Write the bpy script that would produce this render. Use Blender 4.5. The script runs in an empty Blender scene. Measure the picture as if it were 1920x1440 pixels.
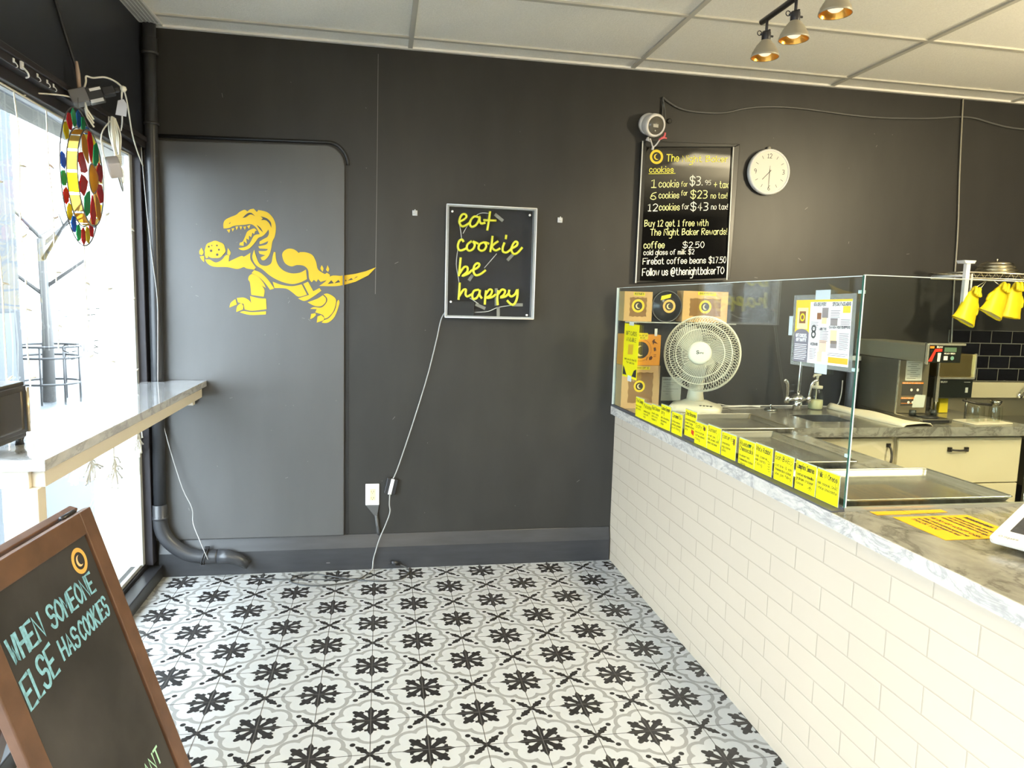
import bpy, math, random
from mathutils import Vector, Matrix, geometry
random.seed(4)
C = bpy.context.scene.collection
S = bpy.context.scene
# ---------------------------------------------------------------- camera, sky, lights, exposure
cam_d = bpy.data.cameras.new('camera')
cam_d.sensor_width = 36.0
cam_d.lens = 25.337
cam_d.clip_start = 0.02
cam = bpy.data.objects.new('camera', cam_d); C.objects.link(cam)
CR = [[0.983757, -0.177287, 0.028139], [-0.006502, 0.121461, 0.992575], [0.179389, 0.976635, -0.118335]]
cam.matrix_world = Matrix(((CR[0][0], CR[1][0], -CR[2][0], 0.0275), (CR[0][1], CR[1][1], -CR[2][1], -4.0318),
                           (CR[0][2], CR[1][2], -CR[2][2], 1.5482), (0, 0, 0, 1)))
S.camera = cam
S.view_settings.view_transform = 'Standard'
S.view_settings.look = 'None'
S.view_settings.gamma = 1.0
S.view_settings.use_curve_mapping = False
S.view_settings.exposure = 1.36
try:
    S.cycles.use_denoising = True
    S.cycles.max_bounces = 10
    S.cycles.transparent_max_bounces = 16
    S.cycles.sample_clamp_indirect = 8.0
    S.cycles.caustics_refractive = False
    S.cycles.caustics_reflective = False
except Exception:
    pass
SKY_STRENGTH = 8.0
world = bpy.data.worlds.new('sky'); S.world = world
world.use_nodes = True
wb = world.node_tree.nodes['Background']
wb.inputs[0].default_value = (0.79, 0.90, 1.0, 1)
wb.inputs[1].default_value = SKY_STRENGTH
LAMP_W = 18.0          # each bulb of the track over the counter
FILL_TRACK_W = 48.0     # bulbs of the fill track added behind the camera
FILL_GLOBE_W = 84.0        # fill globe added over the kitchen, out of view
PANEL_GLOW = 5.0       # lit ceiling panel over the kitchen
LAMP_COL = (1.0, 0.85, 0.55)
# ---------------------------------------------------------------- materials
MATS = {}
def _new(name):
    m = bpy.data.materials.new(name); m.use_nodes = True
    nt = m.node_tree
    return m, nt, nt.nodes['Principled BSDF']
def mat(name, col, rough=0.5, metal=0.0, bump=0.0, scale=40.0, var=0.0, spec=0.5, coat=0.0, trans=0.0, emit=None, stretch=None):
    if name in MATS: return MATS[name]
    m, nt, b = _new(name)
    b.inputs['Base Color'].default_value = (*col, 1)
    b.inputs['Roughness'].default_value = rough
    b.inputs['Metallic'].default_value = metal
    b.inputs['Specular IOR Level'].default_value = spec
    b.inputs['Coat Weight'].default_value = coat
    b.inputs['Transmission Weight'].default_value = trans
    if emit:
        b.inputs['Emission Color'].default_value = (*emit[0], 1); b.inputs['Emission Strength'].default_value = emit[1]
    if bump or var:
        g = nt.nodes.new('ShaderNodeNewGeometry'); n = nt.nodes.new('ShaderNodeTexNoise')
        mp = nt.nodes.new('ShaderNodeMapping')
        if stretch: mp.inputs['Scale'].default_value = stretch
        nt.links.new(g.outputs['Position'], mp.inputs[0]); nt.links.new(mp.outputs[0], n.inputs['Vector'])
        n.inputs['Scale'].default_value = scale; n.inputs['Detail'].default_value = 5
        if bump:
            bm = nt.nodes.new('ShaderNodeBump'); bm.inputs['Strength'].default_value = bump; bm.inputs['Distance'].default_value = 0.004
            nt.links.new(n.outputs['Fac'], bm.inputs['Height']); nt.links.new(bm.outputs[0], b.inputs['Normal'])
        if var:
            r = nt.nodes.new('ShaderNodeValToRGB')
            r.color_ramp.elements[0].position = .3; r.color_ramp.elements[1].position = .7
            r.color_ramp.elements[0].color = (*[c * (1 - var) for c in col], 1)
            r.color_ramp.elements[1].color = (*[min(1, c * (1 + var)) for c in col], 1)
            nt.links.new(n.outputs['Fac'], r.inputs[0]); nt.links.new(r.outputs[0], b.inputs['Base Color'])
    MATS[name] = m
    return m
def glass(name, tint=(1, 1, 1), rough=0.0, ior=1.5):
    if name in MATS: return MATS[name]
    m, nt, b = _new(name)
    nt.nodes.remove(b)
    o = nt.nodes['Material Output']
    t = nt.nodes.new('ShaderNodeBsdfTransparent'); t.inputs[0].default_value = (*tint, 1)
    g = nt.nodes.new('ShaderNodeBsdfGlossy'); g.inputs['Roughness'].default_value = rough
    f = nt.nodes.new('ShaderNodeFresnel')
    gm_ = nt.nodes.new('ShaderNodeNewGeometry'); pw = nt.nodes.new('ShaderNodeMath'); pw.operation = 'MULTIPLY_ADD'   # same reflectance from both sides of a thin pane
    pw.inputs[1].default_value = 1 / ior - ior; pw.inputs[2].default_value = ior
    nt.links.new(gm_.outputs['Backfacing'], pw.inputs[0]); nt.links.new(pw.outputs[0], f.inputs[0])
    x = nt.nodes.new('ShaderNodeMixShader')
    nt.links.new(f.outputs[0], x.inputs[0]); nt.links.new(t.outputs[0], x.inputs[1]); nt.links.new(g.outputs[0], x.inputs[2])
    nt.links.new(x.outputs[0], o.inputs[0])
    MATS[name] = m
    return m
def film(name, col, alpha, rough=.3, thru=1.0):
    """thin coloured film or frosted plastic that lets part of the light through"""
    if name in MATS: return MATS[name]
    m, nt, b = _new(name)
    b.inputs['Base Color'].default_value = (*col, 1); b.inputs['Roughness'].default_value = rough
    o = nt.nodes['Material Output']
    t = nt.nodes.new('ShaderNodeBsdfTransparent'); t.inputs[0].default_value = (*[c * thru for c in col], 1)
    x = nt.nodes.new('ShaderNodeMixShader'); x.inputs[0].default_value = alpha
    nt.links.new(t.outputs[0], x.inputs[1]); nt.links.new(b.outputs[0], x.inputs[2]); nt.links.new(x.outputs[0], o.inputs[0])
    MATS[name] = m
    return m
def marble(name, base=(.62, .62, .60), vein=(.22, .22, .23), scale=2.2, rough=.12, amount=.5, coat=0):
    m, nt, b = _new(name)
    g = nt.nodes.new('ShaderNodeNewGeometry')
    mp = nt.nodes.new('ShaderNodeMapping'); mp.inputs['Rotation'].default_value = (.3, .5, .7); mp.inputs['Scale'].default_value = (1, .55, 1.3)
    n1 = nt.nodes.new('ShaderNodeTexNoise'); n1.inputs['Scale'].default_value = scale * 2; n1.inputs['Detail'].default_value = 9
    n1.inputs['Roughness'].default_value = .62; n1.inputs['Distortion'].default_value = 1.4
    n2 = nt.nodes.new('ShaderNodeTexNoise'); n2.inputs['Scale'].default_value = scale * 9; n2.inputs['Detail'].default_value = 6; n2.inputs['Distortion'].default_value = .8
    r = nt.nodes.new('ShaderNodeValToRGB')
    e = r.color_ramp.elements
    e[0].position = .40; e[0].color = (*base, 1); e[1].position = .62; e[1].color = (*base, 1)
    x = e.new(.49); x.color = (*vein, 1)
    x = e.new(.455); x.color = (*[b0 * .8 + v0 * .2 for b0, v0 in zip(base, vein)], 1)
    x = e.new(.53); x.color = (*[b0 * .7 + v0 * .3 for b0, v0 in zip(base, vein)], 1)
    mx = nt.nodes.new('ShaderNodeMix'); mx.data_type = 'RGBA'; mx.blend_type = 'MULTIPLY'; mx.inputs[0].default_value = amount
    r2 = nt.nodes.new('ShaderNodeValToRGB'); r2.color_ramp.elements[0].position = .35; r2.color_ramp.elements[0].color = (.45, .45, .45, 1); r2.color_ramp.elements[1].position = .6
    L = nt.links.new
    L(g.outputs['Position'], mp.inputs[0]); L(mp.outputs[0], n1.inputs['Vector']); L(mp.outputs[0], n2.inputs['Vector'])
    L(n1.outputs['Fac'], r.inputs[0]); L(n2.outputs['Fac'], r2.inputs[0]); L(r.outputs[0], mx.inputs[6]); L(r2.outputs[0], mx.inputs[7])
    L(mx.outputs[2], b.inputs['Base Color']); b.inputs['Roughness'].default_value = rough; b.inputs['Coat Weight'].default_value = coat; b.inputs['Coat Roughness'].default_value = .02
    MATS[name] = m
    return m
def bricks(name, c1, c2, mortar, w, h, gap, ax, off, rough, bump=.25, shift=.5):
    """running-bond tiles laid in the plane of the two world axes ax"""
    m, nt, b = _new(name); L = nt.links.new
    g = nt.nodes.new('ShaderNodeNewGeometry'); s = nt.nodes.new('ShaderNodeSeparateXYZ'); c = nt.nodes.new('ShaderNodeCombineXYZ')
    L(g.outputs['Position'], s.inputs[0])
    for i in (0, 1):
        a = nt.nodes.new('ShaderNodeMath'); a.operation = 'ADD'; a.inputs[1].default_value = off[i]
        L(s.outputs[ax[i]], a.inputs[0]); L(a.outputs[0], c.inputs[i])
    t = nt.nodes.new('ShaderNodeTexBrick')
    t.inputs['Scale'].default_value = 1; t.inputs['Brick Width'].default_value = w; t.inputs['Row Height'].default_value = h
    t.inputs['Mortar Size'].default_value = gap; t.inputs['Mortar Smooth'].default_value = .3; t.inputs['Bias'].default_value = 0
    t.inputs['Color1'].default_value = (*c1, 1); t.inputs['Color2'].default_value = (*c2, 1); t.inputs['Mortar'].default_value = (*mortar, 1)
    t.offset = shift
    L(c.outputs[0], t.inputs['Vector']); L(t.outputs['Color'], b.inputs['Base Color'])
    t2 = nt.nodes.new('ShaderNodeTexBrick')
    for k in ('Scale', 'Brick Width', 'Row Height', 'Bias'): t2.inputs[k].default_value = t.inputs[k].default_value
    t2.inputs['Mortar Size'].default_value = gap * 3; t2.inputs['Mortar Smooth'].default_value = 1; t2.offset = shift
    L(c.outputs[0], t2.inputs['Vector'])
    n = nt.nodes.new('ShaderNodeTexNoise'); n.inputs['Scale'].default_value = 9; L(g.outputs['Position'], n.inputs['Vector'])
    sb = nt.nodes.new('ShaderNodeMath'); sb.operation = 'MULTIPLY_ADD'; sb.inputs[1].default_value = -1
    L(t2.outputs['Fac'], sb.inputs[0]); L(n.outputs['Fac'], sb.inputs[2])
    bm = nt.nodes.new('ShaderNodeBump'); bm.inputs['Strength'].default_value = bump; bm.inputs['Distance'].default_value = .004
    L(sb.outputs[0], bm.inputs['Height']); L(bm.outputs[0], b.inputs['Normal'])
    b.inputs['Roughness'].default_value = rough
    MATS[name] = m
    return m
# ---------------------------------------------------------------- mesh helpers
def V(*a): return Vector(a)
class MB:
    def __init__(s): s.v = []; s.f = []; s.m = []; s.s = []; s.M = None; s.mi = 0
    def add(s, vs, fs, smooth=False, m=None):
        o = len(s.v)
        for p in vs:
            p = Vector(p)
            s.v.append(s.M @ p if s.M else p)
        for f in fs:
            s.f.append([i + o for i in f]); s.m.append(s.mi if m is None else m); s.s.append(smooth)
        return s
    def box(s, x0, x1, y0, y1, z0, z1, m=None):
        vs = [(x, y, z) for x in (x0, x1) for y in (y0, y1) for z in (z0, z1)]
        return s.add(vs, [(0, 1, 3, 2), (4, 6, 7, 5), (0, 4, 5, 1), (2, 3, 7, 6), (0, 2, 6, 4), (1, 5, 7, 3)], False, m)
    def tube(s, pts, r, n=8, closed=False, smooth=True, m=None, flat=1.0):
        P = [Vector(p) for p in pts]; N = len(P)
        R = r if isinstance(r, (list, tuple)) else [r] * N
        up = None; vs = []
        for i in range(N):
            if closed: t = P[(i + 1) % N] - P[i - 1]
            else: t = P[min(i + 1, N - 1)] - P[max(i - 1, 0)]
            if t.length < 1e-9: t = Vector((0, 0, 1))
            t.normalize()
            if up is None:
                up = Vector((0, 0, 1)) if abs(t.z) < .9 else Vector((1, 0, 0))
            up = up - t * up.dot(t)
            if up.length < 1e-6: up = t.orthogonal()
            up.normalize(); sd = t.cross(up)
            for k in range(n):
                a = 2 * math.pi * k / n
                vs.append(P[i] + (sd * math.cos(a) * flat + up * math.sin(a)) * R[i])
        fs = []
        for i in range(N if closed else N - 1):
            j = (i + 1) % N
            for k in range(n):
                l = (k + 1) % n
                fs.append((i * n + k, i * n + l, j * n + l, j * n + k))
        if not closed:
            fs.append(tuple(range(n))[::-1]); fs.append(tuple(range((N - 1) * n, N * n)))
        return s.add(vs, fs, smooth, m)
    def lathe(s, prof, o, ax=(0, 0, 1), n=24, smooth=True, m=None, u=None):
        ax = Vector(ax).normalized(); u = Vector(u) if u else ax.orthogonal(); u.normalize(); w = ax.cross(u); o = Vector(o)
        vs = []
        for r, z in prof:
            for k in range(n):
                a = 2 * math.pi * k / n
                vs.append(o + ax * z + (u * math.cos(a) + w * math.sin(a)) * max(r, 1e-5))
        fs = [(i * n + k, i * n + (k + 1) % n, (i + 1) * n + (k + 1) % n, (i + 1) * n + k) for i in range(len(prof) - 1) for k in range(n)]
        return s.add(vs, fs, smooth, m)
    def prism(s, poly, fr, d0, d1, m=None):
        """closed 2-D outline in the frame fr, from d0 to d1 along its normal"""
        n = len(poly)
        a = sum(poly[i][0] * poly[(i + 1) % n][1] - poly[(i + 1) % n][0] * poly[i][1] for i in range(n))
        if a < 0: poly = poly[::-1]
        vs = [fr(x, y, d0) for x, y in poly] + [fr(x, y, d1) for x, y in poly]
        fs = [tuple(range(n))[::-1], tuple(range(n, 2 * n))] + [(i, (i + 1) % n, n + (i + 1) % n, n + i) for i in range(n)]
        return s.add(vs, fs, False, m)
    def flat(s, poly, fr, d=0.001, m=None):
        return s.add([fr(x, y, d) for x, y in poly], [tuple(range(len(poly)))], False, m)
    def rect(s, x0, x1, y0, y1, fr, d=0.001, m=None):
        return s.flat([(x0, y0), (x1, y0), (x1, y1), (x0, y1)], fr, d, m)
    def disc(s, x, y, r, fr, d=0.001, n=24, m=None, ry=None):
        return s.flat([(x + r * math.cos(2 * math.pi * i / n), y + (ry or r) * math.sin(2 * math.pi * i / n)) for i in range(n)], fr, d, m)
    def ring(s, x, y, r0, r1, fr, d=0.001, n=32, m=None):
        vs = []
        for i in range(n):
            a = 2 * math.pi * i / n
            vs += [fr(x + r0 * math.cos(a), y + r0 * math.sin(a), d), fr(x + r1 * math.cos(a), y + r1 * math.sin(a), d)]
        return s.add(vs, [(2 * i, 2 * i + 1, (2 * i + 3) % (2 * n), (2 * i + 2) % (2 * n)) for i in range(n)], False, m)
    def ribbon(s, pts, w, fr, d=0.001, m=None):
        P = [Vector((p[0], p[1])) for p in pts]; n = len(P)
        if n == 1: P.append(P[0] + Vector((w * .3, 0))); n = 2
        vs = []
        for i in range(n):
            t = P[min(i + 1, n - 1)] - P[max(i - 1, 0)]
            t = t.normalized() if t.length > 1e-9 else Vector((1, 0))
            q = P[i]
            if i == 0: q = q - t * w * .4
            if i == n - 1: q = q + t * w * .4
            nn = Vector((-t.y, t.x)) * w / 2
            vs += [fr(q.x + nn.x, q.y + nn.y, d), fr(q.x - nn.x, q.y - nn.y, d)]
        return s.add(vs, [(2 * i, 2 * i + 1, 2 * i + 3, 2 * i + 2) for i in range(n - 1)], False, m)
    def text(s, t, x0, y0, h, fr, x1=None, w=None, d=0.001, m=None, y1=None, lean=0.0):
        """hand-drawn marker lettering: cap height h, fitted between x0 and x1"""
        st, wid = layout(t)
        k = h / 6.0
        kx = (x1 - x0) / wid if x1 is not None else k
        w = w or h * .11
        sl = (y1 - y0) / (x1 - x0) if y1 is not None else 0
        for i_, q in enumerate(st):
            s.ribbon([(x0 + x * kx + (y * k) * lean, y0 + y * k + x * kx * sl) for x, y in q], w, fr, d + (i_ % 12) * .00004, m)
        return s
class Frame:
    def __init__(s, o, u, v):
        s.o = Vector(o); s.u = Vector(u).normalized(); s.v = Vector(v); s.v = (s.v - s.u * s.v.dot(s.u)).normalized(); s.w = s.u.cross(s.v)
    def __call__(s, x, y, d=0.0): return s.o + s.u * x + s.v * y + s.w * d
WALL = Frame((0, 0, 0), (1, 0, 0), (0, 0, 1))
def smooth2(pts, k=4):
    n = len(pts)
    if n < 3: return list(pts)
    cl = pts[0] == pts[-1]
    out = []
    for i in range(n - 1):
        p0 = pts[i - 1] if i > 0 else (pts[-2] if cl else pts[0])
        p1, p2 = pts[i], pts[i + 1]
        p3 = pts[i + 2] if i + 2 < n else (pts[1] if cl else pts[-1])
        for j in range(k):
            t = j / k
            out.append(tuple(.5 * (2 * b + (c - a) * t + (2 * a - 5 * b + 4 * c - e) * t * t + (-a + 3 * b - 3 * c + e) * t ** 3) for a, b, c, e in zip(p0, p1, p2, p3)))
    out.append(tuple(pts[-1]))
    return out
GL = {'A': '0d2j4d 1f3f', 'B': '0d0j ~0j3j3i3h0g ~0g3g4f3e0d', 'C': '~4i2j0h0f2d4e', 'D': '0d0j ~0j2j4h4f2d0d', 'E': '4j0j0d4d 0g3g', 'F': '4j0j0d 0g3g',
 'G': '~4i2j0h0f2d4e4g 4g2g', 'H': '0d0j 4d4j 0g4g', 'I': '1d1j', 'J': '~3j3f2d0e', 'K': '0d0j 4j0g4d', 'L': '0j0d3d', 'M': '0d0j2f4j4d', 'N': '0d0j4d4j',
 'O': '~2j0h0f2d4f4h2j', 'P': '0d0j ~0j3j4i3h0g', 'Q': '~2j0h0f2d4f4h2j 2f4d', 'R': '0d0j ~0j3j4i3h0g 1g4d', 'S': '~4i3j1j0i1g3g4f3d1d0e', 'T': '0j4j 2j2d',
 'U': '~0j0f1d3d4f4j', 'V': '0j2d4j', 'W': '0j1d2h3d4j', 'X': '0j4d 4j0d', 'Y': '0j2g4j 2g2d', 'Z': '0j4j0d4d',
 'a': '~3g2h1h0g0e1d2d3e 3h3d', 'b': '0j0d ~0f1h2h3g3e2d1d0e', 'c': '~3g2h1h0g0e1d2d3e', 'd': '3j3d ~3g2h1h0g0e1d2d3e', 'e': '~0f3f3g2h1h0g0e1d2d3e',
 'f': '~3j2j1i1d 0h2h', 'g': '~3g2h1h0g0e1d2d3e ~3h3d3b2a0a', 'h': '0j0d ~0f1h2h3g3d', 'i': '0h0d 0j0j', 'j': '~1h1b0a 1j1j', 'k': '0j0d 3h0f3d', 'l': '0j0d',
 'm': '0h0d ~0g1h2g2d ~2g3h4g4d', 'n': '0h0d ~0g1h2h3g3d', 'o': '~1h0g0e1d2d3e3g2h1h', 'p': '0h0a ~0g1h2h3g3e2d1d0e', 'q': '3h3a ~3g2h1h0g0e1d2d3e', 'r': '0h0d ~0f1h2h',
 's': '~3g2h1h0g1f2f3e2d1d0e', 't': '~1j1e2d3d 0h2h', 'u': '~0h0e1d2d3e 3h3d', 'v': '0h2d3h', 'w': '0h1d2g3d4h', 'x': '0h3d 3h0d', 'y': '0h2e 3h1a', 'z': '0h3h0d3d',
 '0': '~1j0h0f1d2d3f3h2j1j', '1': '0i1j1d 0d2d', '2': '~0i1j2j3i3h1e0d 0d3d', '3': '~0j2j3i2g1g ~1g2g3f3e2d0d', '4': '2d2j0f3f', '5': '3j0j0g ~0g2h3f3e2d0d',
 '6': '~3j1i0f0e1d2d3e2g1g0f', '7': '0j3j1d', '8': '~1g0h1j2j3h2g0f0e1d2d3e3f1g', '9': '~3h2g1g0h0i1j2j3i3f2d', '$': '~4i3j1j0i1g3g4f3d1d0e 2k2c',
 '@': '~3e3g2h1g1f2e3f4e5g4j2j0h0e2c4c', '!': '0j0f 0d0d', '.': '0d0d', ',': '1d0c', '+': '0g4g 2i2e', '-': '0f3f', "'": '0j0i', ':': '0d0d 0g0g', '/': '0d3j', '&': '~4d1h1j2j2h0f0d2d4f'}
def layout(t):
    st = []; x = 0.0
    for ch in t:
        if ch == ' ': x += 2.6; continue
        g = GL.get(ch)
        if not g: continue
        w = 0
        for q in g.split(' '):
            sm = q[0] == '~'
            if sm: q = q[1:]
            P = [(int(q[i]), ord(q[i + 1]) - 100) for i in range(0, len(q), 2)]
            w = max(w, max(p[0] for p in P))
            if P[0] == P[-1] and len(P) == 2: P = [P[0], (P[0][0] + .15, P[0][1] + .1)]
            if sm: P = smooth2(P, 3)
            st.append([(x + a, b) for a, b in P])
        x += w + 1.5
    return st, max(x - 1.5, .1)
# ---------------------------------------------------------------- object helpers
def mesh_obj(name, mb, mats, loc=(0, 0, 0), bevel=0.0, seg=2):
    loc = Vector(loc)
    me = bpy.data.meshes.new(name)
    me.from_pydata([p - loc for p in mb.v], [], mb.f)
    for m in (mats if isinstance(mats, (list, tuple)) else [mats]): me.materials.append(m)
    me.polygons.foreach_set('material_index', mb.m)
    me.polygons.foreach_set('use_smooth', mb.s)
    me.update()
    o = bpy.data.objects.new(name, me); C.objects.link(o)
    if bevel:
        b = o.modifiers.new('bevel', 'BEVEL'); b.width = bevel; b.segments = seg; b.limit_method = 'ANGLE'; b.angle_limit = .6
        b.harden_normals = False
    return o
def props(o, label, cat, group=None):
    o['label'] = label; o['category'] = cat
    if group: o['group'] = group
    return o
def thing(name, label, cat, loc, group=None):
    o = bpy.data.objects.new(name, None); C.objects.link(o)
    o.location = loc; o.empty_display_size = .05
    return props(o, label, cat, group)
def root_of(p):
    while p.parent: p = p.parent
    return p
def part(name, mb, mats, parent, bevel=0.0, label=None, seg=2):
    o = mesh_obj(name, mb, mats, root_of(parent).location, bevel, seg)
    o.parent = parent
    if label: o['label'] = label
    return o
def solo(name, mb, mats, label, cat, loc, group=None, bevel=0.0, seg=2):
    o = mesh_obj(name, mb, mats, loc, bevel, seg); o.location = loc
    return props(o, label, cat, group)
def struct(name, mb, mats, bevel=0.0):
    o = mesh_obj(name, mb, mats, (0, 0, 0), bevel); o['kind'] = 'structure'
    return o
def dup(src, shift, label, group=None):
    r = src.copy(); C.objects.link(r); r.location = src.location + Vector(shift); r['label'] = label
    if group: r['group'] = group
    for ch in list(src.children):
        c = ch.copy(); C.objects.link(c); c.parent = r
        for g in list(ch.children):
            d = g.copy(); C.objects.link(d); d.parent = c
    return r
def xz(pts, y): return [(p[0], y, p[1]) for p in pts]
def sm3(pts, k=5): return smooth2([tuple(p) for p in pts], k)
# ---------------------------------------------------------------- traced outlines, metres on the wall (x, z)
NEON={"eat":[[[0.4439,1.9517],[0.4689,1.9658],[0.4817,1.9818],[0.4736,1.9942],[0.4579,1.9909],[0.4451,1.9698],[0.444,1.9466],[0.4565,1.9292],[0.4748,1.9326],[0.4983,1.9491]],[[0.5478,1.9813],[0.5239,1.9838],[0.5058,1.9649],[0.5011,1.9415],[0.5119,1.928],[0.5329,1.9378],[0.5483,1.9617],[0.5541,1.9852],[0.5536,1.962],[0.5645,1.948],[0.5856,1.9541]],[[0.6108,2.0163],[0.6055,1.9695],[0.5973,1.9122]],[[0.5747,1.9665],[0.6467,1.9678]]],"cookie":[[[0.4687,1.8445],[0.4605,1.8571],[0.4449,1.8487],[0.4375,1.8225],[0.4432,1.802],[0.4617,1.8001],[0.4879,1.8141]],[[0.5136,1.8515],[0.4901,1.8324],[0.488,1.8089],[0.5014,1.7991],[0.5224,1.8103],[0.5299,1.834],[0.5189,1.8507],[0.5511,1.8375]],[[0.5828,1.8492],[0.5591,1.8378],[0.5516,1.8141],[0.5653,1.8016],[0.5838,1.8075],[0.594,1.8288],[0.5855,1.8482],[0.6098,1.8399]],[[0.6274,1.8849],[0.6232,1.8404],[0.6162,1.7957]],[[0.6603,1.8576],[0.6262,1.8275],[0.6455,1.8058],[0.6721,1.8188]],[[0.6955,1.8512],[0.6855,1.822],[0.6887,1.8012],[0.7077,1.7977],[0.7289,1.8132]],[[0.704,1.8934],[0.7014,1.8697]],[[0.7289,1.8158],[0.7609,1.8345],[0.7685,1.8516],[0.7574,1.859],[0.7416,1.8426],[0.7344,1.8134],[0.7458,1.7929],[0.7674,1.7963],[0.7964,1.829]]],"be":[[[0.4545,1.7609],[0.4503,1.7086],[0.4459,1.6588]],[[0.4494,1.672],[0.4741,1.7095],[0.4927,1.7075],[0.4906,1.6839],[0.4655,1.6611],[0.4961,1.6736],[0.517,1.6942]],[[0.517,1.6942],[0.5461,1.7067],[0.559,1.7255],[0.5455,1.7329],[0.5298,1.7166],[0.5268,1.6851],[0.5416,1.6672],[0.5682,1.676],[0.5945,1.6979]]],"happy":[[[0.4519,1.625],[0.4502,1.5777],[0.4469,1.5302]],[[0.4497,1.5487],[0.4714,1.5836],[0.4873,1.5867],[0.4851,1.5629],[0.496,1.55],[0.5198,1.5639]],[[0.5595,1.5888],[0.5328,1.5827],[0.5226,1.5587],[0.5284,1.5377],[0.5471,1.5435],[0.5626,1.5704],[0.5648,1.589],[0.5628,1.5625],[0.5767,1.5417]],[[0.5988,1.5873],[0.5953,1.5501],[0.5937,1.5076]],[[0.5951,1.5607],[0.6159,1.5905],[0.6322,1.5857],[0.6247,1.5616],[0.6035,1.5451],[0.6331,1.5501],[0.6543,1.5677]],[[0.6673,1.5894],[0.663,1.5467],[0.6668,1.5069]],[[0.6642,1.5627],[0.6862,1.5926],[0.7054,1.5878],[0.6979,1.5637],[0.6792,1.5498],[0.709,1.556],[0.7275,1.5752]],[[0.7297,1.5939],[0.7277,1.5698],[0.7417,1.5569],[0.7631,1.5709],[0.776,1.5979],[0.7747,1.5498],[0.7593,1.5146],[0.7401,1.5141],[0.7177,1.5349]]]}
NWIRE=[[[0.4412,1.9577],[0.4527,1.9067],[0.4589,1.8603]],[[0.5124,1.961],[0.4866,1.9288],[0.4662,1.8917]],[[0.5122,1.9714],[0.5592,2.0046],[0.6125,2.0061]],[[0.4389,1.8024],[0.4325,1.724],[0.4444,1.6564],[0.4504,1.6198]],[[0.6556,1.7899],[0.6242,1.752],[0.5876,1.7085]],[[0.5108,1.5425],[0.5599,1.5119]],[[0.5394,1.4635],[0.6149,1.4707],[0.6687,1.4934],[0.7503,1.5089]]]
NSLEEVE=[[[0.7161,1.7553],[0.7477,1.7908]],[[0.5438,1.5089],[0.5983,1.4863]],[[0.7503,1.5105],[0.8107,1.5121]],[[0.6578,1.5998],[0.6603,1.5039]],[[0.6714,1.4962],[0.6729,1.4399]],[[0.5241,1.6695],[0.5034,1.6373]],[[0.6393,2.0032],[0.6859,1.969]]]
NBOX=[[0.392,1.4442],[0.5321,1.5219]]
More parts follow.
